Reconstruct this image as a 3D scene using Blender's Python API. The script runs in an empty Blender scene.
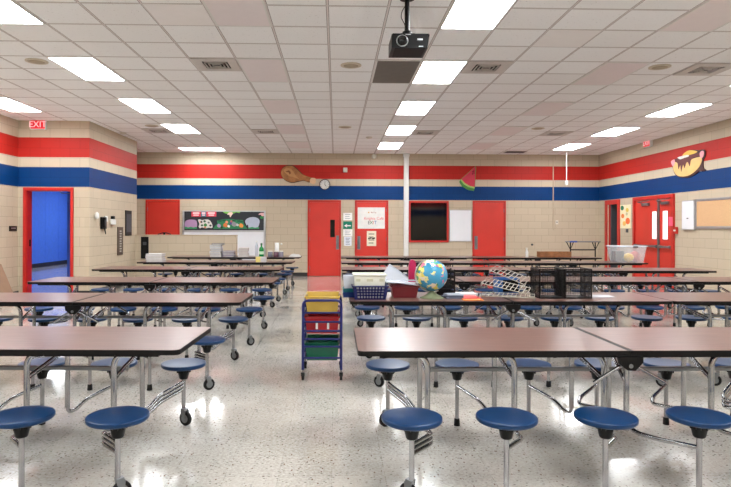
import bpy, math, random
from mathutils import Vector, Matrix
random.seed(7)
PI = math.pi
C = bpy.context.scene.collection
F = 585.0; CX = 336.0; CY = 228.0; H = 1.42          # survey of the photo, used to measure places

YAW = .025; ROLL = .003; PX0 = CX+F*math.tan(YAW); XWR = 7.81; XBW = -5.09
def ray(px, py):                                      # photo position -> direction in the room
    a, b = px-PX0, py-CY
    a, b = a+ROLL*b, b-ROLL*a
    cx, cz = a/F, -b/F
    return (cx*math.cos(YAW)+math.sin(YAW), math.cos(YAW)-cx*math.sin(YAW), cz)
def at(px, py, Y):                                    # point on the plane at depth Y -> x, z
    d = ray(px, py if py else 200); return d[0]/d[1]*Y, H+d[2]/d[1]*Y
def side(px, py, X):                                  # point on a side wall x = X -> y, z
    d = ray(px, py); return X*d[1]/d[0], H+d[2]/d[0]*X
def on_right(px, py=200): return side(px, py, XWR)[0]
def on_left(px, py=230): return side(px, py, XBW)[0]

# ------------------------------------------------------------------ materials
def srgb(c):
    out = []
    for v in c:
        v /= 255.0
        out.append(v/12.92 if v <= 0.04045 else ((v+0.055)/1.055)**2.4)
    return tuple(out)+(1.0,)
class NT:
    def __init__(s, name):
        s.m = bpy.data.materials.new(name); s.m.use_nodes = True
        s.t = s.m.node_tree; s.n = s.t.nodes; s.l = s.t.links
        s.b = s.n['Principled BSDF']; s.out = s.n['Material Output']
    def node(s, typ, **kw):
        n = s.n.new(typ)
        for k, v in kw.items(): setattr(n, k, v)
        return n
    def link(s, a, b): s.l.new(a, b)
    def math(s, op, a, b=None, c=None):
        n = s.node('ShaderNodeMath', operation=op)
        for i, v in enumerate((a, b, c)):
            if v is None: continue
            if isinstance(v, (int, float)): n.inputs[i].default_value = v
            else: s.link(v, n.inputs[i])
        return n.outputs[0]
    def ramp(s, fac, stops, interp='LINEAR'):
        n = s.node('ShaderNodeValToRGB'); n.color_ramp.interpolation = interp
        e = n.color_ramp.elements
        e[0].position, e[0].color = stops[0]; e[1].position, e[1].color = stops[1]
        for p, c in stops[2:]:
            x = e.new(p); x.color = c
        s.link(fac, n.inputs[0]); return n.outputs[0]
    def mix(s, fac, a, b, blend='MIX'):
        n = s.node('ShaderNodeMix', data_type='RGBA', blend_type=blend)
        for i, v in ((0, fac), (6, a), (7, b)):
            if isinstance(v, (int, float, tuple)): n.inputs[i].default_value = v
            else: s.link(v, n.inputs[i])
        return n.outputs[2]
    def noise(s, scale, detail=3, vec=None, rough=.5):
        n = s.node('ShaderNodeTexNoise'); n.inputs['Scale'].default_value = scale
        n.inputs['Detail'].default_value = detail; n.inputs['Roughness'].default_value = rough
        if vec is not None: s.link(vec, n.inputs['Vector'])
        return n.outputs['Fac']
    def bump(s, h, strength=.3, dist=.01):
        n = s.node('ShaderNodeBump'); n.inputs['Strength'].default_value = strength
        n.inputs['Distance'].default_value = dist
        s.link(h, n.inputs['Height']); s.link(n.outputs[0], s.b.inputs['Normal'])

def plain(name, rgb, rough=.5, metal=0.0, var=.06, scale=8.0, spec=.5, emit=None, alpha=None, bump=0):
    s = NT(name); c = srgb(rgb)
    tc = s.node('ShaderNodeTexCoord')
    f = s.noise(scale, 3, tc.outputs['Object'])
    lo = tuple(max(0, v*(1-var)) for v in c[:3])+(1,); hi = tuple(min(1, v*(1+var)) for v in c[:3])+(1,)
    s.link(s.ramp(f, [(.3, lo), (.7, hi)]), s.b.inputs['Base Color'])
    s.b.inputs['Roughness'].default_value = rough; s.b.inputs['Metallic'].default_value = metal
    s.b.inputs['Specular IOR Level'].default_value = spec
    if emit:
        s.b.inputs['Emission Color'].default_value = c; s.b.inputs['Emission Strength'].default_value = emit
    if alpha: s.b.inputs['Alpha'].default_value = alpha
    if bump: s.bump(f, bump, .005)
    return s.m

TAN = srgb((200, 185, 162)); RED = srgb((190, 44, 36)); BLUE = srgb((0, 58, 118)); CREAM = srgb((208, 193, 170))
def block_wall(name, axis):
    s = NT(name)
    g = s.node('ShaderNodeNewGeometry'); sp = s.node('ShaderNodeSeparateXYZ'); s.link(g.outputs['Position'], sp.inputs[0])
    cb = s.node('ShaderNodeCombineXYZ')
    s.link(sp.outputs[axis], cb.inputs[0]); s.link(sp.outputs[2], cb.inputs[1])
    br = s.node('ShaderNodeTexBrick'); s.link(cb.outputs[0], br.inputs['Vector'])
    br.offset = .5; br.inputs['Scale'].default_value = 1
    br.inputs['Brick Width'].default_value = .4064; br.inputs['Row Height'].default_value = .2032
    br.inputs['Mortar Size'].default_value = .0045; br.inputs['Mortar Smooth'].default_value = .4
    br.inputs['Color1'].default_value = (1, 1, 1, 1); br.inputs['Color2'].default_value = (.94, .94, .94, 1); br.inputs['Mortar'].default_value = (.66, .66, .66, 1)
    z = s.math('DIVIDE', sp.outputs[2], 4.0)
    cr = .2032/4
    band = s.ramp(z, [(0, TAN), (11*cr, BLUE), (13*cr, CREAM), (14*cr, RED), (16*cr, TAN)], 'CONSTANT')
    col = s.mix(1.0, band, br.outputs['Color'], 'MULTIPLY')
    nz = s.noise(1.3, 4, g.outputs['Position'])
    col = s.mix(s.math('MULTIPLY', nz, .22), col, s.mix(1.0, col, (.72, .71, .70, 1), 'MULTIPLY'))
    s.link(col, s.b.inputs['Base Color'])
    s.b.inputs['Roughness'].default_value = .5; s.b.inputs['Specular IOR Level'].default_value = .2
    fine = s.noise(60, 4, g.outputs['Position'])
    hgt = s.math('ADD', s.math('MULTIPLY', br.outputs['Fac'], -1.0), s.math('MULTIPLY', fine, .25))
    s.bump(hgt, .35, .008)
    return s.m
M = {}
M['wall_x'] = block_wall('painted_block_facing_y', 0)
M['wall_y'] = block_wall('painted_block_facing_x', 1)

def ceiling_mat():
    s = NT('ceiling_tiles')
    g = s.node('ShaderNodeNewGeometry')
    mp = s.node('ShaderNodeMapping'); s.link(g.outputs['Position'], mp.inputs[0])
    mp.inputs['Location'].default_value = (-1.12+.606*20, -7.59+.606*30, 0)
    br = s.node('ShaderNodeTexBrick'); s.link(mp.outputs[0], br.inputs['Vector'])
    br.offset = 0; br.inputs['Scale'].default_value = 1
    br.inputs['Brick Width'].default_value = .606; br.inputs['Row Height'].default_value = .606
    br.inputs['Mortar Size'].default_value = .010; br.inputs['Mortar Smooth'].default_value = 0
    br.inputs['Color1'].default_value = srgb((247, 249, 249)); br.inputs['Color2'].default_value = srgb((242, 243, 242)); br.inputs['Mortar'].default_value = srgb((218, 212, 209))
    br2 = s.node('ShaderNodeTexBrick'); s.link(mp.outputs[0], br2.inputs['Vector'])
    br2.offset = 0; br2.inputs['Scale'].default_value = 1
    br2.inputs['Brick Width'].default_value = .606; br2.inputs['Row Height'].default_value = .606
    br2.inputs['Mortar Size'].default_value = .0145; br2.inputs['Mortar Smooth'].default_value = 0
    edge = s.math('SUBTRACT', br2.outputs['Fac'], br.outputs['Fac'])
    n1 = s.noise(38, 3, g.outputs['Position'], .7)
    pit = s.ramp(n1, [(.30, (1, 1, 1, 1)), (.36, (0, 0, 0, 1))])
    notm = s.math('SUBTRACT', 1.0, br2.outputs['Fac'])
    col = s.mix(s.math('MULTIPLY', s.math('MULTIPLY', pit, notm), .45), br.outputs['Color'], srgb((120, 112, 104)))
    col = s.mix(s.math('MULTIPLY', edge, .95), col, srgb((84, 76, 70)))
    s.link(col, s.b.inputs['Base Color']); s.b.inputs['Roughness'].default_value = .8
    s.b.inputs['Specular IOR Level'].default_value = .2
    return s.m
M['ceiling'] = ceiling_mat()

def floor_mat():
    s = NT('vinyl_floor_tiles')
    g = s.node('ShaderNodeNewGeometry'); P = g.outputs['Position']
    br = s.node('ShaderNodeTexBrick')
    mp = s.node('ShaderNodeMapping'); s.link(P, mp.inputs[0]); mp.inputs['Location'].default_value = (30.5+.02, 30.5, 0)
    s.link(mp.outputs[0], br.inputs['Vector'])
    br.offset = 0; br.inputs['Scale'].default_value = 1
    br.inputs['Brick Width'].default_value = .305; br.inputs['Row Height'].default_value = .305
    br.inputs['Mortar Size'].default_value = .0016; br.inputs['Mortar Smooth'].default_value = .3
    br.inputs['Color1'].default_value = srgb((208, 202, 192)); br.inputs['Color2'].default_value = srgb((192, 187, 177)); br.inputs['Mortar'].default_value = srgb((140, 132, 120))
    w = s.noise(55, 2, P)
    base = s.mix(s.ramp(w, [(.40, (0, 0, 0, 1)), (.62, (1, 1, 1, 1))]), br.outputs['Color'], srgb((216, 213, 205)))
    def chips(scale, thr, mapscale, rot):
        m2 = s.node('ShaderNodeMapping'); s.link(P, m2.inputs[0]); m2.inputs['Scale'].default_value = mapscale; m2.inputs['Rotation'].default_value = (0, 0, rot)
        v = s.node('ShaderNodeTexVoronoi'); v.inputs['Scale'].default_value = scale; s.link(m2.outputs[0], v.inputs['Vector'])
        d = s.ramp(v.outputs['Distance'], [(thr, (1, 1, 1, 1)), (thr+.05, (0, 0, 0, 1))])
        sp = s.node('ShaderNodeSeparateColor'); s.link(v.outputs['Color'], sp.inputs[0])
        return s.math('MULTIPLY', d, s.math('GREATER_THAN', sp.outputs[0], .45))
    base = s.mix(s.math('MULTIPLY', chips(30, .19, (1, 2.0, 1), .5), .85), base, srgb((64, 58, 52)))
    base = s.mix(s.math('MULTIPLY', chips(16, .13, (2.2, 1, 1), 1.3), .9), base, srgb((110, 66, 44)))
    base = s.mix(s.math('MULTIPLY', chips(26, .15, (1, 1.6, 1), 2.4), .7), base, srgb((232, 230, 224)))
    base = s.mix(s.math('MULTIPLY', chips(42, .16, (1.8, 1, 1), .1), .55), base, srgb((128, 120, 108)))
    big = s.noise(.9, 4, P)
    base = s.mix(s.math('MULTIPLY', s.ramp(big, [(.44, (0, 0, 0, 1)), (.62, (1, 1, 1, 1))]), .38), base, srgb((132, 128, 118)))
    s.link(base, s.b.inputs['Base Color'])
    r = s.noise(3.5, 4, P)
    rr = s.node('ShaderNodeMapRange'); s.link(r, rr.inputs[0]); rr.inputs[3].default_value = .07; rr.inputs[4].default_value = .24
    s.link(rr.outputs[0], s.b.inputs['Roughness'])
    s.b.inputs['Specular IOR Level'].default_value = .75
    s.b.inputs['Coat Weight'].default_value = .5; s.b.inputs['Coat Roughness'].default_value = .06
    s.bump(s.noise(7, 2, P), .10, .006)
    return s.m
M['floor'] = floor_mat()

def wood_laminate():
    s = NT('walnut_laminate')
    tc = s.node('ShaderNodeTexCoord'); mp = s.node('ShaderNodeMapping'); s.link(tc.outputs['Object'], mp.inputs[0])
    mp.inputs['Scale'].default_value = (1.2, 22, 1)
    n = s.noise(3, 5, mp.outputs[0], .65)
    c = s.ramp(n, [(.3, srgb((88, 62, 54))), (.5, srgb((108, 78, 68))), (.72, srgb((126, 93, 82)))])
    s.link(c, s.b.inputs['Base Color'])
    s.b.inputs['Roughness'].default_value = .28; s.b.inputs['Specular IOR Level'].default_value = .5
    return s.m
M['wood'] = wood_laminate()
M['black'] = plain('black_plastic', (9, 9, 10), .4, spec=.25)
M['blackm'] = plain('black_matte', (14, 14, 16), .6, spec=.25)
M['chrome'] = plain('chrome_tube', (172, 174, 178), .17, 1.0, .03)
M['steel'] = plain('grey_steel', (132, 135, 138), .35, .8)
M['rubber'] = plain('black_rubber', (12, 12, 13), .6, spec=.25)
M['seat'] = plain('navy_blue_plastic', (6, 50, 92), .33, 0, .05, 3, .32)
M['white'] = plain('white_paint', (224, 224, 220), .5, var=.02)
M['offw'] = plain('off_white', (215, 210, 198), .6)
M['door_red'] = plain('red_door_paint', (206, 52, 40), .38, 0, .05, 2)
M['frame_red'] = plain('red_frame_paint', (190, 40, 32), .35)
M['hallblue'] = plain('blue_panel_paint', (84, 132, 236), .4)
M['bluew'] = plain('hall_wall_paint', (60, 100, 200), .5)
M['base'] = plain('cove_base', (40, 36, 36), .5)
M['glassdark'] = plain('dark_window_glass', (6, 8, 11), .05, 0, .02, 2, .45)
M['pane'] = plain('daylit_pane', (235, 238, 240), .1, emit=.45)
M['cork'] = plain('cork_board', (214, 172, 128), .8, 0, .1, 60)
M['alu'] = plain('aluminium_trim', (190, 192, 194), .35, .7)
M['board'] = plain('whiteboard_face', (232, 235, 240), .18, var=.01)
M['chalk'] = plain('black_board_paper', (30, 34, 42), .6)
M['paper'] = plain('white_paper', (226, 226, 222), .7)
M['tanp'] = plain('tan_paint', (190, 172, 146), .5)
M['lens_off'] = plain('unlit_troffer_lens', (232, 224, 224), .4, var=.015)
M['tile_plain'] = plain('smooth_ceiling_tile', (240, 238, 236), .7, var=.015)
M['greylens'] = plain('dark_grey_panel', (105, 102, 95), .6)
M['dark'] = plain('dark_recess', (18, 18, 18), .8)
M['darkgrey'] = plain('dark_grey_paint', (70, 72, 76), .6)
M['ventgrey'] = plain('vent_grey', (200, 196, 190), .5)
M['skin_tan'] = plain('beige_speaker', (206, 196, 176), .6)
def pm(name, rgb, rough=.5, **k):
    if name not in M: M[name] = plain(name, rgb, rough, **k)
    return M[name]
def lamp_mat(strength):
    s = NT('lit_troffer_lens'); s.b.inputs['Base Color'].default_value = (.9, .9, .9, 1)
    s.b.inputs['Emission Color'].default_value = (.955, .98, 1.0, 1); s.b.inputs['Emission Strength'].default_value = strength
    return s.m
M['lamp'] = lamp_mat(14.0)
def translucent(name, rgb, a=.55, rough=.2):
    m = plain(name, rgb, rough); b = m.node_tree.nodes['Principled BSDF']; b.inputs['Alpha'].default_value = a
    return m
M['clear'] = translucent('clear_plastic', (225, 228, 230), .28)
M['clearlid'] = translucent('clear_lid_plastic', (220, 226, 236), .75)
M['yellowclear'] = translucent('amber_plastic', (232, 200, 90), .55)
def globe_mat():
    s = NT('globe_map'); tc = s.node('ShaderNodeTexCoord')
    n = s.noise(3.2*4, 4, tc.outputs['Object'])
    land = s.ramp(n, [(.505, (0, 0, 0, 1)), (.52, (1, 1, 1, 1))], 'LINEAR')
    n2 = s.node('ShaderNodeTexVoronoi'); n2.inputs['Scale'].default_value = 22; s.link(tc.outputs['Object'], n2.inputs['Vector'])
    sp = s.node('ShaderNodeSeparateColor'); s.link(n2.outputs['Color'], sp.inputs[0])
    lc = s.ramp(sp.outputs[0], [(0, srgb((236, 220, 110))), (.3, srgb((240, 232, 160))), (.55, srgb((80, 160, 90))), (.72, srgb((214, 120, 150))), (.88, srgb((240, 226, 200)))], 'CONSTANT')
    c = s.mix(land, srgb((72, 158, 196)), lc)
    s.link(c, s.b.inputs['Base Color']); s.b.inputs['Roughness'].default_value = .25
    return s.m
M['globe'] = globe_mat()

# ------------------------------------------------------------------ mesh builder
class MB:
    def __init__(s): s.v = []; s.f = []; s.sm = []; s.mi = []
    def add(s, vs, fs, smooth=False, mi=0, mat=None):
        o = len(s.v)
        for p in vs:
            p = Vector(p)
            if mat is not None: p = mat @ p
            s.v.append(p)
        for f in fs:
            s.f.append([i+o for i in f]); s.sm.append(smooth); s.mi.append(mi)
        return s
    def box(s, x0, y0, z0, x1, y1, z1, mat=None, b=0.0, mi=0):
        if x0 > x1: x0, x1 = x1, x0
        if y0 > y1: y0, y1 = y1, y0
        if z0 > z1: z0, z1 = z1, z0
        if b <= 0:
            v = [(x, y, z) for z in (z0, z1) for y in (y0, y1) for x in (x0, x1)]
            f = [(0, 2, 3, 1), (4, 5, 7, 6), (0, 1, 5, 4), (2, 6, 7, 3), (0, 4, 6, 2), (1, 3, 7, 5)]
            return s.add(v, f, False, mi, mat)
        b = min(b, (x1-x0)*.45, (y1-y0)*.45, (z1-z0)*.45)
        def rect(z, i): return [(x0+i, y0+b, z), (x0+b, y0+i, z), (x1-b, y0+i, z), (x1-i, y0+b, z), (x1-i, y1-b, z), (x1-b, y1-i, z), (x0+b, y1-i, z), (x0+i, y1-b, z)]
        def small(z): return [(x0+b, y0+b, z)]*2+[(x1-b, y0+b, z)]*2+[(x1-b, y1-b, z)]*2+[(x0+b, y1-b, z)]*2
        r0 = [(x0+b, y0+b, z0), (x1-b, y0+b, z0), (x1-b, y1-b, z0), (x0+b, y1-b, z0)]
        r3 = [(p[0], p[1], z1) for p in r0]
        v = r0+rect(z0+b, 0)+rect(z1-b, 0)+r3
        f = [(3, 2, 1, 0), (20, 21, 22, 23)]
        for k in range(8):
            f.append((4+k, 4+(k+1) % 8, 12+(k+1) % 8, 12+k))
        # bottom and top chamfers
        c = {0: 0, 1: 0, 2: 1, 3: 1, 4: 2, 5: 2, 6: 3, 7: 3}
        for k in range(8):
            k2 = (k+1) % 8
            if c[k] == c[k2]:
                f.append((c[k], 4+k2, 4+k)); f.append((20+c[k], 12+k, 12+k2))
            else:
                f.append((c[k], c[k2], 4+k2, 4+k)); f.append((20+c[k2], 20+c[k], 12+k, 12+k2))
        return s.add(v, f, False, mi, mat)
    def prism(s, pts, axis, a, b, mat=None, mi=0):        # outline in the plane across axis, from a to b
        n = len(pts)
        def q(p, t):
            if axis == 'y': return (p[0], t, p[1])
            if axis == 'x': return (t, p[0], p[1])
            return (p[0], p[1], t)
        v = [q(p, a) for p in pts]+[q(p, b) for p in pts]
        f = [tuple(range(n)), tuple(range(2*n-1, n-1, -1))]+[(i, n+i, n+(i+1) % n, (i+1) % n) for i in range(n)]
        return s.add(v, f, False, mi, mat)
    def tube(s, pts, r, n=10, mat=None, mi=0, fillet=0.0, closed=False):
        P = [Vector(p) for p in pts]
        if fillet > 0 and len(P) > 2:
            Q = [P[0]]
            for i in range(1, len(P)-1):
                a, b, c = P[i-1], P[i], P[i+1]
                l = min(fillet, (a-b).length*.45, (c-b).length*.45)
                p0 = b+(a-b).normalized()*l; p1 = b+(c-b).normalized()*l
                for t in (0, .25, .5, .75, 1):
                    Q.append((1-t)**2*p0+2*t*(1-t)*b+t*t*p1)
            Q.append(P[-1]); P = Q
        rings = []; N = len(P)
        up = None
        for i, p in enumerate(P):
            if closed: d = (P[(i+1) % N]-P[i-1])
            else: d = (P[min(i+1, N-1)]-P[max(i-1, 0)])
            d.normalize()
            if up is None:
                up = Vector((0, 0, 1)) if abs(d.z) < .9 else Vector((1, 0, 0))
            u = up-d*up.dot(d)
            if u.length < 1e-4: u = d.orthogonal()
            u.normalize(); up = u; w = d.cross(u)
            rings.append([p+(u*math.cos(2*PI*k/n)+w*math.sin(2*PI*k/n))*r for k in range(n)])
        v = [q for ring in rings for q in ring]; f = []
        for i in range(N if closed else N-1):
            j = (i+1) % N
            for k in range(n):
                f.append((i*n+k, i*n+(k+1) % n, j*n+(k+1) % n, j*n+k))
        o = len(s.v); s.add(v, f, True, mi, mat)
        if not closed: s.add([Vector(q) for q in rings[0]]+[Vector(q) for q in rings[-1]], [tuple(range(n-1, -1, -1)), tuple(range(n, 2*n))], False, mi, mat)
        return s
    def lathe(s, prof, n=32, mat=None, mi=0, smooth=True, cap=True):  # (r, z) profile about z
        v = []; f = []
        for r, z in prof:
            for k in range(n): v.append((r*math.cos(2*PI*k/n), r*math.sin(2*PI*k/n), z))
        for i in range(len(prof)-1):
            for k in range(n): f.append((i*n+k, i*n+(k+1) % n, (i+1)*n+(k+1) % n, (i+1)*n+k))
        s.add(v, f, smooth, mi, mat)
        if not cap: return s
        s.add([v[k] for k in range(n)], [tuple(range(n-1, -1, -1))], False, mi, mat)
        s.add(v[-n:], [tuple(range(n))], False, mi, mat)
        return s
    def mesh(s, name, mat):
        me = bpy.data.meshes.new(name); me.from_pydata([tuple(v) for v in s.v], [], s.f)
        for m in (mat if isinstance(mat, (list, tuple)) else [mat]): me.materials.append(m)
        me.polygons.foreach_set('use_smooth', s.sm); me.polygons.foreach_set('material_index', s.mi)
        me.validate(); me.update(); return me
    def build(s, name, mat, parent=None, loc=None, rz=0):
        o = bpy.data.objects.new(name, s.mesh(name, mat)); C.objects.link(o)
        if parent: o.parent = parent
        if loc: o.location = loc
        if rz: o.rotation_euler.z = rz
        return o
def T(x, y, z): return Matrix.Translation((x, y, z))
def R(a, ax): return Matrix.Rotation(a, 4, ax)
def tag(o, label, cat, group=None):
    o['label'] = label; o['category'] = cat
    if group: o['group'] = group
    return o
def struct(o): o['kind'] = 'structure'; return o
def empty(name, loc=(0, 0, 0), rz=0):
    o = bpy.data.objects.new(name, None); C.objects.link(o); o.location = loc; o.rotation_euler.z = rz
    o.empty_display_size = .1
    return o
def thing(name, label, cat, loc=(0, 0, 0), rz=0, group=None):
    return tag(empty(name, loc, rz), label, cat, group)
def kids(o): return [c for c in bpy.data.objects if c.parent == o]
def copy_tree(o, parent=None, K=None):
    c = o.copy(); C.objects.link(c)
    if parent: c.parent = parent
    for ch in (K[o.name] if K else kids(o)): copy_tree(ch, c, K)
    return c
def childmap():
    K = {}
    for o in bpy.data.objects: K.setdefault(o.name, [])
    for o in bpy.data.objects:
        if o.parent: K[o.parent.name].append(o)
    return K
def text(name, body, size, mat, parent, loc, rot, ext=.002):
    cu = bpy.data.curves.new(name, 'FONT'); cu.body = body; cu.size = size; cu.extrude = ext
    cu.align_x = 'CENTER'; cu.align_y = 'CENTER'
    to = bpy.data.objects.new(name, cu); C.objects.link(to)
    bpy.context.view_layer.update()
    me = bpy.data.meshes.new_from_object(to.evaluated_get(bpy.context.evaluated_depsgraph_get()))
    C.objects.unlink(to); bpy.data.objects.remove(to)
    me.materials.clear(); me.materials.append(mat)
    o = bpy.data.objects.new(name, me); C.objects.link(o); o.parent = parent; o.location = loc; o.rotation_euler = rot
    return o
FACE = (PI/2, 0, 0)                                   # text read by a viewer looking along +Y
FACER = (PI/2, 0, -PI/2)                              # text on the right wall, read looking along +X

# ------------------------------------------------------------------ camera, world
cam = bpy.data.cameras.new('camera'); co = bpy.data.objects.new('camera', cam); C.objects.link(co)
co.matrix_world = Matrix.Translation((0, 0, H)) @ Matrix.Rotation(-YAW, 4, 'Z') @ Matrix.Rotation(PI/2, 4, 'X') @ Matrix.Rotation(ROLL, 4, 'Z')
cam.sensor_width = 36; cam.lens = F/731*36; cam.shift_x = (365.5-PX0)/731; cam.shift_y = -(243.5-CY)/731
cam.clip_start = .05; cam.clip_end = 100
bpy.context.scene.camera = co
w = bpy.data.worlds.new('world'); bpy.context.scene.world = w; w.use_nodes = True
w.node_tree.nodes['Background'].inputs[0].default_value = (.8, .85, 1, 1); w.node_tree.nodes['Background'].inputs[1].default_value = .3
vs = bpy.context.scene.view_settings
vs.view_transform = 'Standard'; vs.look = 'None'; vs.gamma = 1; vs.use_curve_mapping = False; vs.exposure = 1.05

# ------------------------------------------------------------------ room shell
CZ = 3.61; D = 17.2; XR = XWR; YE = 12.2; XL = at(18.3, 200, YE)[0]; XB = XBW; YB = side(137, 142, XBW)[0]; DH = 2.235
struct(MB().box(-11, -5.2, -.1, 9.6, 24.3, 0).build('floor', M['floor']))
struct(MB().box(-6.9, -5.2, CZ, 8.0, 17.3, CZ+.1).build('ceiling', M['ceiling']))
struct(MB().box(-6.25, D, 0, XR+.2, D+.2, CZ).build('wall_back', M['wall_x']))
struct(MB().box(XL-.2, -5.2, 0, XL, YE, CZ).build('wall_left', M['wall_y']))
struct(MB().box(XL, -5.2, 0, XR, -5.0, CZ).build('wall_rear', M['wall_x']))
dy0, dy1 = on_right(618.6), on_right(608.8)                                # doorway in the right wall, by the far corner
w_ = MB().box(XR, -5.2, 0, XR+.2, dy0, CZ).box(XR, dy1, 0, XR+.2, D, CZ).box(XR, dy0, DH-.05, XR+.2, dy1, CZ)
struct(w_.build('wall_right', M['wall_y']))
ex0, ex1 = at(26, 200, YE)[0], at(71.3, 200, YE)[0]                                # entry doorway to the blue hall
w_ = MB().box(-10.7, YE, 0, ex0, YE+.2, CZ).box(ex1, YE, 0, XB-.1, YE+.2, CZ).box(ex0, YE, DH-.05, ex1, YE+.2, CZ)
struct(w_.build('wall_entry', M['wall_x']))
w_ = MB().box(XB-.1, YE, 0, XB, YB, CZ).box(-6.2, YB-.1, 0, XB-.1, YB, CZ).box(-6.3, YB-.1, 0, -6.2, D+.2, CZ)
struct(w_.build('wall_side', M['wall_y']))
hw0, hw1 = XB, at(237, 0, YB)[0]
struct(MB().box(hw0, YB-.1, 0, hw1, YB+.1, 1.219).build('wall_partition', M['wall_x']))
struct(MB().box(hw0, YB-.115, 1.219, hw1+.015, YB+.115, 1.235).build('trim_1', M['tanp']))
# baseboards
bh = .11
struct(MB().box(-6.2, D-.012, 0, -5.62, D, bh).box(-4.62, D-.012, 0, -.83, D, bh).box(.18, D-.012, 0, .53, D, bh).box(1.54, D-.012, 0, 3.94, D, bh).box(4.96, D-.012, 0, XR, D, bh).build('baseboard_back', M['base']))
struct(MB().box(XR-.012, -5, 0, XR, 13.2, bh).box(XR-.012, 15.1, 0, XR, 15.85, bh).build('baseboard_right', M['base']))
struct(MB().box(XL, -5, 0, XL+.012, YE, bh).build('baseboard_left', M['base']))
struct(MB().box(ex1+.06, YE-.012, 0, XB, YE, bh).box(XB, YE-.012, 0, XB+.012, YB, bh).build('baseboard_side', M['base']))
struct(MB().box(hw0, YB-.112, 0, hw1, YB-.1, bh).build('baseboard_partition', M['base']))
# hall beyond the entry doorway
hb = MB()
for k in range(12):
    y0 = 12.4+k*1.0
    hb.box(-10.55, y0+.006, .1, -10.5, y0+.994, 3.0)
hb.box(-10.7, 12.2, 0, -10.54, 24.2, 3.1)
struct(hb.build('wall_hall_left', M['hallblue']))
struct(MB().box(-10.5, 12.4, 0, -10.485, 24, .14).build('baseboard_hall', M['base']))
struct(MB().box(-5.4, YE+.2, 0, -5.25, 14, 3.1).box(-6.35, 14, 0, -5.25, 14.1, 3.1).box(-6.4, 14.1, 0, -6.3, 24, 3.1).build('wall_hall_right', M['bluew']))
struct(MB().box(-10.7, 24, 0, -6.3, 24.2, 3.1).build('wall_hall_end', M['bluew']))
struct(MB().box(-10.7, YE+.2, 3.1, -5.25, 14.1, 3.2).box(-10.7, 14.1, 3.1, -6.3, 24.2, 3.2).build('ceiling_hall', M['offw']))
# dim store beyond the right doorway
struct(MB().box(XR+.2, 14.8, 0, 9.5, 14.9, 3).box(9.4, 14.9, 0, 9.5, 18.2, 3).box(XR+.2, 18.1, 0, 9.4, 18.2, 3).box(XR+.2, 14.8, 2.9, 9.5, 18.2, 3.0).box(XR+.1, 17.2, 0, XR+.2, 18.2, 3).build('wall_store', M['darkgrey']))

# ------------------------------------------------------------------ doors
def door_frame(parent, horiz, a0, a1, wallpos, sign, z1=DH, wdt=.055, dep=.03, mat='frame_red'):
    # three-sided casing standing proud of the wall; horiz 'x' or 'y' is the direction along the wall
    m = MB()
    def bx(p0, p1, z0, z1_):
        if horiz == 'x': m.box(p0, wallpos, z0, p1, wallpos+sign*dep, z1_, b=.004)
        else: m.box(wallpos, p0, z0, wallpos+sign*dep, p1, z1_, b=.004)
    bx(a0, a0+wdt, 0, z1); bx(a1-wdt, a1, 0, z1); bx(a0+wdt, a1-wdt, z1-wdt, z1)
    return m.build('door_frame', M[mat], parent)
def back_door(n, pxa, pxb, hinge_right, pull=None, lite=None, hpx=None):
    xa = at(pxa, 0, D)[0]; xb = at(pxb, 0, D)[0]
    d = struct(empty('door_%d' % n, ((xa+xb)/2, D, 0)))
    def loc(o): o.matrix_parent_inverse = Matrix.Translation((-(xa+xb)/2, -D, 0)); return o
    loc(door_frame(d, 'x', xa, xb, D, -1))
    leaf = loc(MB().box(xa+.057, D-.018, .01, xb-.057, D-.001, DH-.058, b=.003).build('door_leaf', M['door_red'], d))
    hx = xb-.06 if hinge_right else xa+.06
    for z in (.25, 1.1, 1.95):
        MB().tube([(hx, D-.026, z-.05), (hx, D-.026, z+.05)], .009, 8).build('hinge', M['steel'], leaf)
    if pull:
        p0, z1 = at(pull[0], pull[1], D); p1, z0 = at(pull[2], pull[3], D)
        hm = MB().box(p0, D-.024, z0, p1, D-.018, z1, b=.002)
        xm = (p0+p1)/2
        hm.tube([(xm, D-.022, z0+.08), (xm, D-.065, z0+.08), (xm, D-.065, z1-.08), (xm, D-.022, z1-.08)], .010, 8, fillet=.02)
        hm.build('pull_handle', M['steel'], leaf)
    if lite:
        p0, z1 = at(lite[0], lite[1], D); p1, z0 = at(lite[2], lite[3], D)
        MB().box(p0, D-.022, z0, p1, D-.018, z1).build('door_window', M['glassdark'], leaf)
    return d
back_door(1, 145.8, 180, False)
back_door(2, 307.8, 341, False, (336, 235.5, 339, 249.5), (330.3, 219.8, 334.8, 237.2))
back_door(3, 355, 388.3, True, (357.3, 236, 360.4, 249.4))
back_door(4, 472.6, 505.7, True, (474.2, 236, 477.4, 249.4))
# entry door opening (door 5): casing and reveal, with a closer arm
d5 = struct(empty('door_5', (0, 0, 0)))
door_frame(d5, 'x', ex0-.05, ex1+.05, YE, -1, DH, .06, .03)
MB().box(ex0, YE, 0, ex0+.02, YE+.2, DH-.05).box(ex1-.02, YE, 0, ex1, YE+.2, DH-.05).box(ex0, YE, DH-.07, ex1, YE+.2, DH-.05).build('door_jamb', M['frame_red'], d5)
MB().box(ex0+.02, YE+.09, 1.02, ex0+.03, YE+.14, 1.16, b=.002).build('strike_plate', M['black'], d5)
leaf = MB().box(ex1-.075, YE+.22, .01, ex1-.03, YE+1.12, DH-.08, b=.003).build('door_leaf', M['door_red'], d5)
cl = MB().box(ex1-.13, YE+.25, DH-.16, ex1-.075, YE+.5, DH-.10, b=.006)
cl.tube([(ex1-.11, YE+.45, DH-.1), (ex1-.35, YE+.32, DH-.095), (ex1-.26, YE+.06, DH-.085)], .009, 8)
cl.build('door_closer', M['steel'], leaf)
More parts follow.
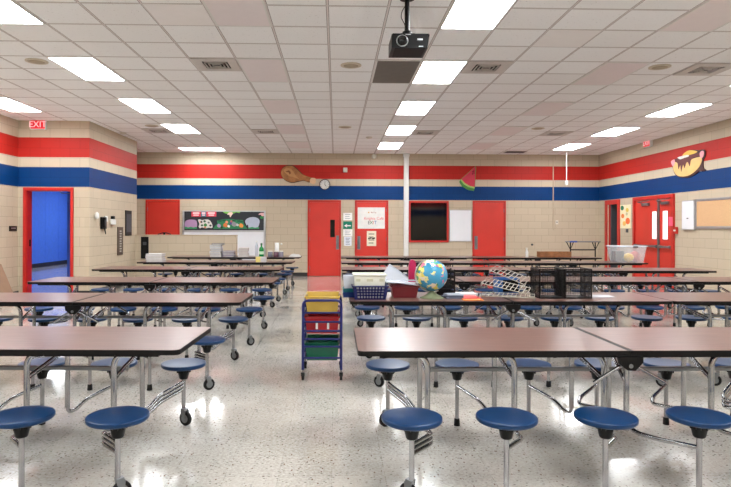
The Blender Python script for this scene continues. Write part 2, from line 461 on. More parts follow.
# right doorway near the far corner (door 6)
d6 = struct(empty('door_6', (0, 0, 0)))
door_frame(d6, 'y', dy0-.10, dy1+.2, XR, -1, DH, .13, .03)
MB().box(XR, dy0, 0, XR+.2, dy0+.02, DH-.05).box(XR, dy1-.02, 0, XR+.2, dy1, DH-.05).build('door_jamb', M['frame_red'], d6)
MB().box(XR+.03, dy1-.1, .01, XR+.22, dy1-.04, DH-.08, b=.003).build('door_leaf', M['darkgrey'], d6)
# red double doors with panic bars (door 7)
qa, qb = on_right(675.2), on_right(634.2)
d7 = struct(empty('door_7', (0, 0, 0)))
door_frame(d7, 'y', qa, qb, XR, -1, DH, .09, .05)
qm = on_right(659.7)
MB().box(XR-.045, qm-.03, 0, XR, qm+.03, DH-.09, b=.003).build('door_mullion', M['steel'], d7)
for (y0, y1, wpx) in ((qa+.09, qm-.03, (664, 668.8)), (qm+.03, qb-.09, (653.5, 657.6))):
    lf = MB().box(XR-.018, y0+.003, .01, XR-.001, y1-.003, DH-.092, b=.003).build('door_leaf', M['door_red'], d7)
    w0, w1 = on_right(wpx[1]), on_right(wpx[0])
    MB().box(XR-.026, w0-.015, 1.16, XR-.018, w1+.015, 1.86).build('window_bead', M['frame_red'], lf)
    MB().box(XR-.029, w0, 1.175, XR-.026, w1, 1.845).build('door_window', M['pane'], lf)
    bar = MB().box(XR-.06, y0+.02, .96, XR-.018, y0+.10, 1.03, b=.006).box(XR-.06, y1-.10, .96, XR-.018, y1-.02, 1.03, b=.006)
    bar.box(XR-.085, y0+.02, .97, XR-.05, y1-.02, 1.02, b=.008); bar.build('push_bar', M['steel'], lf)
    yc = (y0+y1)/2
    MB().box(XR-.08, yc-.16, 2.0, XR-.018, yc+.14, 2.07, b=.006).tube([(XR-.07, yc+.1, 2.07), (XR-.24, yc+.02, 2.085), (XR-.06, yc-.22, 2.12)], .010, 8).build('door_closer', M['steel'], lf)

# dark window with red frame in the back wall
x0, z1 = at(408.7, 201, D); x1, z0 = at(448.5, 242.4, D)
wd = struct(empty('window_1', (0, 0, 0)))
m = MB(); t = .055
m.box(x0, D-.035, z0, x1, D, z0+t, b=.004).box(x0, D-.035, z1-t, x1, D, z1, b=.004).box(x0, D-.035, z0+t, x0+t, D, z1-t, b=.004).box(x1-t, D-.035, z0+t, x1, D, z1-t, b=.004)
m.build('window_frame', M['frame_red'], wd)
MB().box(x0+t, D-.012, z0+t, x1-t, D-.002, z1-t).build('window_pane', M['glassdark'], wd)  # darkness of the room behind is put into the pane colour

# white column of boxed pipe
x0 = at(403.6, 0, D)[0]; x1 = at(408.3, 0, D)[0]
tag(MB().box(x0, D-.13, 0, x1, D-.002, CZ-.002, b=.008).box(x0-.02, D-.15, CZ-.09, x1+.02, D-.002, CZ-.003, b=.006).build('pipe_cover', M['white']),
    'white square pipe cover running floor to ceiling on the back wall', 'pipe')

# ------------------------------------------------------------------ ceiling fixtures
TP = .606
def tile_x(k): return 1.12+TP*k
def tile_y(k): return 7.59+TP*k
def fixture(name, x, y, sx, sy, lens, label, group, cat='ceiling light', dz=.012):
    o = thing(name, label, cat, (x+sx/2, y+sy/2, CZ), 0, group)
    a, b = sx/2-.006, sy/2-.006; e = .018
    MB().box(-a, -b, -dz, a, -b+e, 0).box(-a, b-e, -dz, a, b, 0).box(-a, -b+e, -dz, -a+e, b-e, 0).box(a-e, -b+e, -dz, a, b-e, 0).build('fixture_frame', M['white'], o)
    MB().box(-a+e, -b+e, -dz+.003, a-e, b-e, -.001).build('diffuser', lens, o)
    return o
rows = ['fourth tile bay', 'nearest bay', 'second bay', 'third bay', 'fourth bay', 'farthest bay']
def rowname(j):
    return {0: 'nearest the camera', 1: 'second from the camera', 2: 'third from the camera', 3: 'fourth from the camera', 4: 'fifth and farthest from the camera'}[j]
for j in range(-4, 5):
    Y0 = tile_y(-4+4*j)
    for (k, colname, jj) in ((-8, 'left row of ceiling lights', (0, 1, 2, 3)), (0, 'middle row of ceiling lights by the projector', (0, 1, 2, 3, 4)), (8, 'right row of ceiling lights', (1, 2, 3, 4))):
        if k == -8 and j == 4: continue
        if j in jj: lab = 'bright ceiling light, %s in the %s' % (['nearest', 'second', 'third', 'fourth', 'farthest'][j] if k != 8 else ['', 'a sliver at the picture edge', 'nearest fully seen', 'second fully seen', 'farthest'][j], colname)
        else: lab = 'bright rectangular ceiling light outside the picture'
        fixture('ceiling_light', tile_x(k), Y0, TP, 2*TP, M['lamp'], lab, 'lit ceiling lights')
for j, lab in ((4, 'bright rectangular ceiling light at the far left wall above the grey double row'), ):
    pass
fixture('ceiling_light', tile_x(-12), tile_y(4), TP, 2*TP, M['lamp'], 'bright ceiling light at the far left edge above the entry doorway', 'lit ceiling lights')
fixture('ceiling_light', tile_x(-12), tile_y(-4), TP, 2*TP, M['lamp'], 'bright rectangular ceiling light outside the picture', 'lit ceiling lights')
fixture('ceiling_light', tile_x(-9), tile_y(14), 2*TP, TP, M['lamp'], 'bright ceiling light turned crosswise against the back wall over the red door', 'lit ceiling lights')
for j in range(5):
    fixture('ceiling_light', tile_x(-4), tile_y(-4+4*j), TP, 2*TP, M['lens_off'], 'unlit pinkish ceiling light left of centre, %s' % rowname(j), 'unlit ceiling lights', dz=.010)
    fixture('ceiling_light', tile_x(4), tile_y(-4+4*j), TP, 2*TP, M['lens_off'], 'unlit pinkish ceiling light right of centre, %s' % rowname(j), 'unlit ceiling lights', dz=.010)
fixture('ceiling_panel', tile_x(-1), tile_y(0), TP, 2*TP, M['greylens'], 'dark grey ceiling panel just behind the projector', None, 'ceiling panel')
for (kx, ky, lab) in ((-5, -3, 'smooth plain ceiling tile left of the nearest unlit light'), (2, -2, 'smooth plain ceiling tile right of the middle lights')):
    struct(MB().box(tile_x(kx)+.012, tile_y(ky)+.012, CZ-.004, tile_x(kx+1)-.012, tile_y(ky+1)-.012, CZ).build('trim_%d' % (kx+8), M['tile_plain']))
def vent(x, y, label):
    o = thing('ceiling_vent', label, 'vent', (x+.305, y+.305, CZ), 0, 'ceiling air vents')
    MB().box(-.29, -.29, -.012, .29, -.17, 0).box(-.29, .17, -.012, .29, .29, 0).box(-.29, -.17, -.012, -.17, .17, 0).box(.17, -.17, -.012, .29, .17, 0).build('vent_frame', M['ventgrey'], o)
    MB().box(-.17, -.17, -.003, .17, .17, 0).build('vent_throat', M['dark'], o)
    for k, s in enumerate((.145, .10, .055)):
        q = MB(); h = .008
        for (a, b, c, d) in ((-s, -s, s, -s+h), (-s, s-h, s, s), (-s, -s, -s+h, s), (s-h, -s, s, s)): q.box(a, b, -.022, c, d, -.004)
        q.build('vent_louver', M['ventgrey'], o)
    return o
vent(tile_x(-5), tile_y(0), 'square louvred ceiling vent upper left, nearest of the left vents')
vent(tile_x(-9), tile_y(9), 'small square ceiling vent far left beside the fourth lit light')
vent(tile_x(1), tile_y(0), 'square louvred ceiling vent right of the light behind the projector')
vent(tile_x(6), tile_y(0), 'square louvred ceiling vent at upper right near the picture edge')
vent(tile_x(-5), tile_y(9), 'small square ceiling vent far back, left of centre')
vent(tile_x(1), tile_y(9), 'small square ceiling vent far back, right of the middle lights')
vent(tile_x(6), tile_y(9), 'small square ceiling vent far back on the right')
o = thing('return_grille', 'dark return air grille against the back wall at right', 'vent', (5.1, 16.55, CZ))
MB().box(-.30, -.18, -.014, .30, .18, 0).build('grille_frame', M['ventgrey'], o)
q = MB()
for k in range(9): q.box(-.27, -.16+k*.036, -.02, .27, -.145+k*.036, -.013)
q.box(-.28, -.165, -.0155, .28, .165, -.0145); q.build('grille_slats', M['darkgrey'], o)
for (px, py, lab) in ((36.7, 61, 'round beige ceiling speaker upper left'), (351, 65, 'round beige ceiling speaker left of the projector'), (345, 127, 'round beige ceiling speaker far back at centre'),
                      (151.7, 125.7, 'round beige ceiling speaker far back on the left'), (659.7, 66.7, 'round beige ceiling speaker upper right beside the vent'), (538, 128.3, 'round beige ceiling speaker far back on the right')):
    d_ = ray(px, py); Y = (CZ-H)/d_[2]*d_[1]; x = (CZ-H)/d_[2]*d_[0]
    o = thing('ceiling_speaker', lab, 'speaker', (x, Y, CZ), 0, 'round ceiling speakers')
    MB().lathe([(.14, -.001), (.14, -.01), (.10, -.014), (.10, -.001)], 32, cap=False).build('speaker_ring', M['skin_tan'], o)
    MB().lathe([(.10, -.001), (.10, -.012), (.06, -.018), (.01, -.02)], 32).build('speaker_grille', pm('speaker_mesh', (170, 158, 136), .7), o)
for (px, py, lab) in ((123, 132.5, 'small white dome smoke detector on the ceiling at far left'), (369, 137, 'small white dome smoke detector on the ceiling at far centre')):
    d_ = ray(px, py); Y = (CZ-H)/d_[2]*d_[1]; x = (CZ-H)/d_[2]*d_[0]
    tag(MB().lathe([(.075, 0), (.075, -.02), (.05, -.04), (.01, -.045)], 24, T(x, Y, CZ)).build('smoke_detector', M['offw']), lab, 'smoke detector')

# projector on a pole
PY = 5.4
xc, _ = at(408, 0, PY); zt = at(408, 34.2, PY)[1]; zb = at(408, 48.5, PY)[1]
pr = thing('projector', 'black projector hanging from the ceiling on a pole', 'projector', (xc, PY, CZ))
x0 = at(391, 0, PY)[0]-xc; x1 = at(428.8, 0, PY)[0]-xc; zt -= CZ; zb -= CZ
body = MB().prism([(x0, zt-.01), (x0+.012, zt), (x1-.006, zt), (x1, zt-.012), (x1-.02, zb), (x0, zb)], 'y', -.02, .30)
body.build('projector_body', M['black'], pr)
MB().box(x0+.03, -.01, zb-.004, x1-.04, .27, zb+.001).build('bottom_cover', M['blackm'], pr)
lx = at(402, 42, PY)[0]-xc; lz = at(402, 41.6, PY)[1]-CZ
MB().tube([(lx+.050*math.cos(a*PI/16), -.026, lz+.050*math.sin(a*PI/16)) for a in range(32)], .006, 6, closed=True).build('lens_ring', M['alu'], pr)
MB().lathe([(.046, 0), (.046, .02), (.03, .022), (.026, .008), (.004, .012)], 28, T(lx, -.02, lz) @ R(PI/2, 'X')).build('lens', M['glassdark'], pr)
MB().box(-.02+.1, -.021, zt-.06, .13, -.018, zt-.045).box(-.03, -.024, zt-.012, .02, -.019, zt-.006).box(x1-.10, -.024, zb+.01, x1-.06, -.019, zb+.018).build('badge', M['alu'], pr)
MB().tube([(0, .11, zt+.02), (0, .11, -.02)], .0235, 14).build('pole', M['black'], pr)
MB().lathe([(.07, -.03), (.07, 0)], 24, T(0, .11, 0)).build('ceiling_plate', M['black'], pr)
MB().box(-.07, .04, zt, .07, .18, zt+.025, b=.006).lathe([(.045, 0), (.045, .035), (.024, .05)], 20, T(0, .11, zt+.02)).build('mount_bracket', M['black'], pr)
MB().tube([(-.018, .10, zt+.30), (-.05, .10, zt+.25), (-.06, .10, zt+.19), (-.03, .10, zt+.14), (-.018, .10, zt+.10)], .004, 6, fillet=.03).build('cable', M['black'], pr)

# ------------------------------------------------------------------ signs and wall items
def wall_panel(name, label, cat, px0, py0, px1, py1, mat, dep=.02, Y=D, frame=None, fm='alu', t=.03):
    x0, z1 = at(px0, py0, Y); x1, z0 = at(px1, py1, Y)
    if not frame:
        return tag(MB().box(x0, Y-dep, z0, x1, Y-.001, z1).build(name, M[mat], None), label, cat)
    o = thing(name, label, cat, ((x0+x1)/2, Y, z0)); hx = (x1-x0)/2; h = z1-z0
    MB().box(-hx, -dep, 0, hx, -.001, t).box(-hx, -dep, h-t, hx, -.001, h).box(-hx, -dep, t, -hx+t, -.001, h-t).box(hx-t, -dep, t, hx, -.001, h-t).build('board_frame', M[fm], o)
    MB().box(-hx+t, -dep+.008, t, hx-t, -.001, h-t).build('board_face', M[mat], o)
    return o
# exit signs
ex = thing('exit_sign', 'lit red exit sign under the ceiling above the left doorway', 'exit sign', (at(39, 0, YE)[0], YE-.03, 3.42))
MB().box(-.16, -.03, 0, .16, .03, .20, b=.008).build('sign_housing', M['white'], ex)
MB().box(-.145, -.034, .015, .145, -.030, .185).build('sign_face', plain('exit_face', (215, 30, 45), .4, emit=.22), ex)
text('sign_letters', 'EXIT', .175, plain('exit_letters', (255, 200, 205), .4, emit=.35), ex, (0, -.036, .10), FACE)
Ye = on_right(649.5, 143)
ex2 = thing('exit_sign', 'red exit sign seen at an angle high on the right wall', 'exit sign', (XR, Ye, side(649.5, 147.3, XWR)[1]))
MB().box(-.075, -.16, 0, -.001, .16, .205, b=.008).build('sign_housing', M['white'], ex2)
MB().box(-.079, -.145, .015, -.075, .145, .19).build('sign_face', plain('exit_face_two', (225, 40, 50), .4, emit=.2), ex2)
text('sign_letters', 'EXIT', .16, plain('exit_letters_two', (255, 215, 215), .4, emit=.3), ex2, (-.081, .0, .10), FACER)
# clock
x, z = at(324.8, 184.5, D)
ck = thing('wall_clock', 'round white wall clock beside the drumstick cutout', 'clock', (x, D, z))
q = MB(); q.lathe([(.155, .002), (.155, .04), (.14, .045), (.138, .03), (.138, .002)], 40, R(PI/2, 'X'), cap=False); q.build('clock_rim', M['black'], ck)
MB().lathe([(.138, .002), (.138, .028)], 40, R(PI/2, 'X')).build('clock_face', M['paper'], ck)
q = MB()
for k in range(12):
    q.box(-.004, -.031, .105, .004, -.028, .128, R(k*PI/6, 'Y'))
q.build('hour_marks', M['blackm'], ck)
q = MB(); q.box(-.005, -.034, -.01, .005, -.031, .10, R(.12, 'Y')); q.box(-.006, -.036, -.01, .006, -.034, .075, R(2.5, 'Y')); q.build('clock_hands', M['blackm'], ck)

def cut(name, label, cat, pts, Y, mat, dep=.03, off=0.0):
    P = [at(px, py, Y) for px, py in pts]
    cx = sum(p[0] for p in P)/len(P); cz = sum(p[1] for p in P)/len(P)
    o = MB().prism([(p[0]-cx, p[1]-cz) for p in P], 'y', -dep-off, -.001-off).build(name, mat, None, (cx, Y, cz))
    if label: tag(o, label, cat)
    return o, cx, cz
def sub(name, parent, cx, cz, pts, Y, mat, y0, y1):
    P = [at(px, py, Y) for px, py in pts]
    return MB().prism([(p[0]-cx, p[1]-cz) for p in P], 'y', y0, y1).build(name, mat, parent)
# chicken drumstick cutout
def sm(pts, n=4):                                   # closed Catmull-Rom smoothing
    out = []; N = len(pts)
    for i in range(N):
        p0, p1, p2, p3 = pts[i-1], pts[i], pts[(i+1) % N], pts[(i+2) % N]
        for k in range(n):
            t = k/n
            out.append(tuple(.5*((2*p1[j])+(-p0[j]+p2[j])*t+(2*p0[j]-5*p1[j]+4*p2[j]-p3[j])*t*t+(-p0[j]+3*p1[j]-3*p2[j]+p3[j])*t**3) for j in (0, 1)))
    return out
dr = [(281, 172), (283, 167.5), (288, 165.2), (294, 166), (299.5, 171), (304, 175), (311, 177.5), (314, 179), (309.6, 182.5), (304, 181), (298, 182), (292, 183), (286, 181), (282, 177)]
o, cx, cz = cut('drumstick_cutout', 'brown roast chicken drumstick cutout on the red stripe', 'wall decoration', sm(dr), D, pm('drum_outline', (70, 38, 20)), .025)
inn = [(288.3+(p[0]-288.3)*.95-.1, 174+(p[1]-174)*.92) for p in dr]
sub('roast_skin', o, cx, cz, sm(inn), D, plain('roast_skin', (170, 112, 62), .5, 0, .35, 6), -.031, -.025)
sub('bone_end', o, cx, cz, sm([(311, 178.3), (315.5, 178.6), (315.8, 181.8), (314.2, 184.2), (310, 182.6)]), D, pm('bone', (226, 190, 150)), -.034, -.001)
sub('highlight_patch', o, cx, cz, sm([(284, 171), (287, 168), (292, 170), (296, 176), (299, 179), (293, 177), (289, 176)]), D, pm('skin_light', (196, 142, 88)), -.034, -.031)
sub('crease', o, cx, cz, sm([(285.5, 172), (289, 170.5), (291, 173), (289.5, 174.5), (288.8, 172.6)]), D, pm('skin_dark', (130, 76, 38)), -.037, -.034)
# watermelon slice
wm = [(475.3, 166.2), (476, 167), (474.8, 186), (473.8, 191), (468, 190), (462, 186.5), (459.2, 182), (460.6, 179.3)]
o, cx, cz = cut('watermelon_cutout', 'watermelon slice cutout across the red and blue stripes', 'wall decoration', wm, D, pm('rind_green', (70, 140, 60)), .025)
sub('red_flesh', o, cx, cz, [(475.2, 166.5), (474.5, 187), (469.5, 186), (464.5, 183), (461.2, 179.3)], D, pm('melon_flesh', (206, 50, 76)), -.031, -.025)
sub('pale_rind', o, cx, cz, [(474.5, 187), (474.3, 188.6), (468.5, 187.3), (463.6, 184.4), (460.3, 180.3), (461.2, 179.3), (464.5, 183), (469.5, 186)], D, pm('rind_pale', (170, 205, 110)), -.030, -.025)
for (a, b) in ((472.5, 172), (473.6, 171.2), (472.2, 174), (473.7, 173.2)):
    sub('seed', o, cx, cz, sm([(a-.45, b), (a, b-.8), (a+.45, b), (a, b+.7)], 2), D, M['blackm'], -.034, -.031)
# loaded hot dog cutout on right wall  (y, z outline on the wall plane)
def rp(px, py): return side(px, py, XWR)
def rcut(name, pts, mat, x0, x1, parent=None):
    P = [rp(*p) for p in pts]
    o = MB().prism(P, 'x', x0, x1).build(name, mat, parent); return o
K = lambda pts: [(665+a/9.742, 140+b/9.742) for a, b in pts]
hd = K([(72, 210), (110, 185), (180, 165), (230, 105), (290, 95), (340, 100), (375, 92), (400, 110), (398, 160), (380, 200), (382, 270), (405, 290), (380, 305), (345, 300), (300, 335), (230, 365), (150, 362), (105, 330), (88, 280)])
o = rcut('potato_cutout', sm(hd), pm('food_outline', (60, 24, 22)), XR-.025, XR-.001)
tag(o, 'loaded potato with chilli cutout on the right wall stripes', 'wall decoration')
rcut('potato_skin', sm(K([(92, 240), (140, 195), (250, 190), (350, 165), (372, 190), (350, 255), (300, 310), (230, 350), (150, 352), (105, 315)])), pm('potato_tan', (230, 190, 120)), XR-.032, XR-.025, o)
rcut('chilli_topping', sm(K([(110, 190), (150, 175), (230, 160), (300, 135), (350, 130), (355, 160), (300, 165), (265, 200), (255, 255), (240, 215), (220, 225), (205, 275), (190, 235), (172, 310), (165, 240), (145, 285), (138, 225), (115, 215)]), 2), pm('chilli', (98, 34, 36)), XR-.038, XR-.032, o)
rcut('cheese', sm(K([(185, 150), (230, 108), (280, 100), (330, 112), (300, 132), (230, 150)])), pm('cheese', (240, 196, 80)), XR-.038, XR-.032, o)
rcut('sour_cream', sm(K([(140, 172), (170, 160), (235, 145), (250, 158), (205, 175), (165, 188)])), M['paper'], XR-.044, XR-.038, o)
rcut('pink_end', sm(K([(355, 130), (378, 105), (392, 120), (385, 160), (365, 175)])), pm('pink', (238, 160, 170)), XR-.040, XR-.025, o)
rcut('pink_end', sm(K([(75, 210), (100, 190), (112, 205), (98, 255), (82, 240)])), pm('pink', (238, 160, 170)), XR-.040, XR-.02, o)

# small wall hardware on back wall
tag(MB().box(at(343, 0, D)[0], D-.05, at(0, 170.5, D)[1], at(347.3, 0, D)[0], D-.001, at(0, 165.8, D)[1], b=.01).build('alarm_strobe', M['offw']), 'small white square strobe on the red stripe above the clock', 'alarm')
x, z = at(374, 156.5, D)
tag(MB().lathe([(.07, 0), (.07, .05), (.04, .09), (.01, .1)], 20, T(x, D, z) @ R(PI/2, 'X')).build('motion_sensor', M['offw']), 'small white round sensor high on back wall left of the pipe', 'sensor')
x, _ = at(553, 0, D)
tag(MB().box(x-.012, D-.025, at(0, 227, D)[1], x+.012, D-.001, CZ-.003, b=.003).tube([(x, D-.02, at(0, 227, D)[1]), (x+.02, D-.03, at(0, 228.5, D)[1]), (x+.08, D-.03, at(0, 228, D)[1]), (x+.1, D-.03, at(0, 225, D)[1])], .008, 6).build('conduit', M['tanp']), 'thin tan conduit running down the back wall at right', 'conduit')
x, z = at(556.8, 222.3, D)
oo = thing('wall_outlet', 'small square wall switch beside the thin conduit', 'outlet', (x, D, z))
MB().box(-.04, -.012, -.06, .04, -.001, .06, b=.003).build('cover_plate', M['offw'], oo); MB().box(-.012, -.02, -.02, .012, -.012, .02).build('toggle', M['darkgrey'], oo)
x, zb = at(566.5, 183, 16.3)
dc = thing('drop_cord', 'white cord hanging from the ceiling with an outlet box', 'drop cord', (x, 16.3, CZ))
MB().tube([(0, 0, 0), (0, 0, zb-CZ+.06)], .012, 8).build('cord', M['white'], dc)
MB().box(-.04, -.03, zb-CZ-.05, .04, .03, zb-CZ+.06, b=.008).build('outlet_box', M['white'], dc)
x, z = at(281.5, 244, D)
tag(MB().lathe([(.03, 0), (.03, .02), (.012, .03)], 16, T(x, D, z) @ R(PI/2, 'X')).build('coat_hook', M['white']), 'tiny white round knob on back wall above the table', 'knob')
x, z = at(532, 244.6, D)
tag(MB().lathe([(.03, 0), (.03, .03), (.015, .05)], 16, T(x, D, z) @ R(PI/2, 'X')).build('hose_bib', M['darkgrey']), 'tiny dark fitting on the back wall above the spray bottle', 'fitting')

# mural board with whiteboard
mb = thing('mural_board', 'large framed board with black jungle mural above a whiteboard', 'board', (at(224, 0, D)[0], D, 0))
bx0, bx1 = at(182.8, 0, D)[0]-at(224, 0, D)[0], at(265.7, 0, D)[0]-at(224, 0, D)[0]
zt, zm, zl = at(0, 209.8, D)[1], at(0, 229.6, D)[1], at(0, 262, D)[1]
MB().box(bx0, -.03, zt-.03, bx1, -.001, zt).box(bx0, -.03, zm-.05, bx1, -.001, zm).box(bx0, -.03, zl, bx0+.05, -.001, zt-.03).box(bx1-.05, -.03, zl, bx1, -.001, zt-.03).box(bx0+.05, -.03, zl, bx1-.05, -.001, zl+.03).build('board_frame', M['alu'], mb)
MB().box(bx0+.05, -.02, zm, bx1-.05, -.001, zt-.03).build('black_panel', M['chalk'], mb)
MB().box(bx0+.05, -.02, zl+.03, bx1-.05, -.001, zm-.05).build('whiteboard_panel', M['board'], mb)
J = lambda pts: [(180+a/7.489, 200+b/7.489) for a, b in pts]
G = (D-.0205)
def mcut(name, label, pts, rgb, dep=.004):
    return cut(name, label, 'paper cutout', J(pts), G, pm('paper_%d_%d_%d' % rgb, rgb, .7), dep)
o, cx, cz = mcut('hippo_cutout', 'purple hippo paper cutout on the black mural', sm([(36, 190), (40, 160), (70, 147), (115, 150), (127, 170), (125, 205), (100, 208), (60, 207), (40, 205)]), (176, 138, 178))
sub('grass_strip', o, cx, cz, J([(38, 205), (45, 198), (60, 206), (80, 200), (100, 206), (122, 200), (128, 216), (36, 216)]), G, pm('grass_green', (60, 150, 100), .7), -.006, -.004)
o, cx, cz = mcut('cow_cutout', 'white spotted cow paper cutout beside the purple hippo', sm([(135, 150), (150, 145), (165, 150), (190, 146), (220, 150), (240, 180), (242, 208), (215, 208), (190, 212), (165, 205), (150, 212), (140, 200), (145, 178)]), (214, 210, 204))
for (a, b, r, c) in ((160, 165, 9, (40, 40, 42)), (185, 160, 10, (50, 90, 60)), (215, 170, 9, (120, 120, 120)), (190, 188, 14, (60, 130, 60)), (228, 192, 9, (40, 40, 42)), (165, 190, 9, (40, 80, 50)), (188, 205, 8, (220, 110, 60)), (150, 165, 5, (240, 150, 60))):
    sub('spot', o, cx, cz, J(sm([(a-r, b), (a, b-r), (a+r, b), (a, b+r*.8)], 3)), G, pm('spot_%d_%d_%d' % c, c, .7), -.006, -.004)
o, cx, cz = mcut('jungle_cutout', 'long green jungle paper cutout with orange animals in the middle of the mural', [(248, 216), (262, 195), (280, 178), (278, 155), (300, 150), (320, 145), (345, 142), (370, 142), (400, 143), (420, 148), (445, 148), (470, 150), (478, 178), (490, 195), (505, 216)], (44, 128, 84))
for (a, b, r, c) in ((292, 192, 14, (176, 150, 190)), (340, 188, 16, (226, 120, 60)), (365, 196, 10, (240, 240, 235)), (405, 180, 18, (150, 150, 155)), (430, 185, 10, (200, 200, 200)), (458, 190, 16, (232, 150, 70)), (350, 165, 10, (240, 150, 120)), (385, 160, 8, (200, 90, 110)), (312, 205, 9, (20, 60, 40)), (380, 175, 9, (90, 70, 150))):
    sub('animal_patch', o, cx, cz, J(sm([(a-r, b), (a-r*.3, b-r), (a+r, b-r*.2), (a+r*.6, b+r), (a-r*.6, b+r*.8)], 3)), G, pm('patch_%d_%d_%d' % c, c, .7), -.006, -.004)
for (a, b) in ((300, 156), (330, 152), (405, 152), (440, 156), (465, 160)):
    sub('leaf_clump', o, cx, cz, J(sm([(a-14, b+4), (a-8, b-8), (a, b-2), (a+8, b-9), (a+14, b+4), (a, b+8)], 2)), G, pm('leaf_dark', (22, 90, 60), .7), -.006, -.004)
o, cx, cz = mcut('elephant_cutout', 'pale grey elephant paper cutout at the right of the mural', sm([(488, 165), (495, 145), (520, 132), (550, 128), (580, 135), (596, 155), (592, 185), (582, 205), (560, 208), (535, 206), (515, 208), (508, 185), (498, 190), (494, 178)]), (178, 186, 204))
sub('grass_strip', o, cx, cz, J([(510, 208), (540, 202), (560, 207), (592, 203), (592, 216), (512, 216)]), G, pm('grass_green', (60, 150, 100), .7), -.006, -.004)
o, cx, cz = mcut('vine_cutout', 'green vine and pink monkey paper cutout at the top of the mural', [(318, 84), (455, 84), (445, 98), (420, 92), (400, 103), (390, 95), (372, 92), (350, 104), (330, 97)], (120, 190, 80))
sub('monkey_shape', o, cx, cz, J(sm([(362, 96), (385, 90), (396, 100), (385, 118), (376, 130), (370, 112), (355, 110)])), G, pm('monkey_pink', (238, 205, 190), .7), -.006, -.004)
o, cx, cz = mcut('flower_cutout', 'small pink flower paper cutout at the mural right end', sm([(588, 110), (600, 98), (620, 96), (629, 100), (629, 118), (612, 122), (606, 112)]), (236, 180, 180))
sub('leaf_patch', o, cx, cz, J(sm([(600, 128), (612, 120), (626, 126), (622, 140), (606, 140)])), G, pm('leaf_b', (40, 130, 70), .7), -.006, -.004)
for (a0, a1, c, lab) in ((86, 156, (228, 70, 90), 'pink lettered card at the upper left of the mural'), (158, 196, (90, 130, 150), 'small grey-blue card between two pink cards on the mural'), (198, 272, (228, 70, 90), 'pink lettered card right of the grey-blue card on the mural')):
    o, cx, cz = mcut('letter_card', lab, [(a0, 85), (a1, 85), (a1, 124), (a0, 124)], c)
    am = (a0+a1)/2; w = (a1-a0)*.35
    sub('card_text_block', o, cx, cz, J([(am-w, 92), (am+w, 92), (am+w, 104), (am-w, 104)]), G, pm('cardtext', (245, 214, 220)), -.006, -.004)
    sub('card_text_block', o, cx, cz, J([(am-w*.8, 109), (am+w*.8, 109), (am+w*.8, 117), (am-w*.8, 117)]), G, pm('cardtext', (245, 214, 220)), -.006, -.004)
# whiteboard next to window
wall_panel('whiteboard', 'small white dry-erase board between the dark window and red door', 'whiteboard', 449.3, 209.8, 471.4, 241.5, 'board', .025, D, True, 'alu', .018)
# papers by door 2/3
def paper(name, label, px0, py0, px1, py1, rgb=(240, 240, 236), Y=D, dep=.004, lines=3, lc=(120, 130, 150)):
    x0, z1 = at(px0, py0, Y); x1, z0 = at(px1, py1, Y)
    o = tag(MB().box(x0, Y-dep, z0, x1, Y-.001, z1).build(name, pm('sheet_%d_%d_%d' % rgb, rgb, .7)), label, 'notice')
    h = z1-z0
    q = MB()
    for k in range(lines):
        zc = z1-h*(k+1)/(lines+1)
        q.box(x0+(x1-x0)*.2, Y-dep-.001, zc-h*.03, x1-(x1-x0)*(.2+.1*(k % 2)), Y-dep, zc+h*.03)
    if lines: q.build('printed_lines', pm('ink_%d_%d_%d' % lc, lc, .7), o)
    return o
paper('notice_sheet', 'white printed notice, topmost of the sheets between the red doors', 343.3, 212.8, 352.2, 220.3)
o = paper('exit_notice', 'green notice with white arrow between the red doors', 343.2, 221.4, 352.2, 229, (0, 124, 98), lines=0)
aw = [at(*p, D) for p in ((344.2, 225.7), (347, 223.9), (347, 225.1), (350.8, 225.1), (350.8, 226.3), (347, 226.3), (347, 227.6))]
MB().prism(aw, 'y', D-.006, D-.004).build('arrow_mark', M['paper'], o)
paper('notice_sheet', 'white printed notice just under the green arrow notice', 343.2, 229.3, 352.4, 236.4)
paper('notice_sheet', 'pale bluish printed sheet, lowest between the red doors', 344.1, 236.7, 351.6, 245.8, (226, 232, 240), lines=5)
# poster on door 3
Yd = D-.019
po = thing('door_poster', 'large white cafe poster on the right red door', 'poster', (at(371.3, 0, Yd)[0], Yd, at(0, 227.6, Yd)[1]))
hw = .40; hh = at(0, 206, Yd)[1]-at(0, 227.6, Yd)[1]
MB().box(-hw, -.005, 0, hw, -.001, hh).build('poster_sheet', M['paper'], po)
text('poster_title', 'Knights Café', .112, pm('title_red', (222, 70, 80)), po, (.075, -.006, .30), FACE, .001)
for (ch, xx, c) in (('E', -.07, (60, 60, 60)), ('X', .0, (60, 130, 80)), ('I', .06, (210, 90, 60)), ('T', .12, (60, 110, 170))):
    text('poster_letter', ch, .145, pm('pl_%d_%d_%d' % c, c), po, (xx+.0, -.006, .175), FACE, .001)
q = MB()
for k, xx in enumerate((-.07, 0, .03, .08, .13)): q.box(xx-.012, -.007, .455+.01*(k % 2), xx+.012, -.005, .485+.012*(k % 2))
q.build('symbol_row', pm('symbols', (180, 140, 130)), po)
MB().lathe([(.022, 0), (.022, .002)], 8, T(-.075, -.005, .475) @ R(PI/2, 'X')).build('yellow_dot', pm('ydot', (240, 190, 60)), po)
o = paper('door_flyer', 'cream flyer with black lettering on the right red door', 366.8, 231, 376.2, 246, (232, 224, 200), Yd, .004, 4, (120, 110, 90))
xa, za = at(371.5, 238.5, Yd)
for k, s in enumerate((-.075, -.02, .04, .08)):
    MB().lathe([(.026, 0), (.026, .002)], 8, T(xa+s, Yd-.004, za+.01*(k % 2)) @ R(PI/2, 'X')).build('bold_mark', M['blackm'], o)

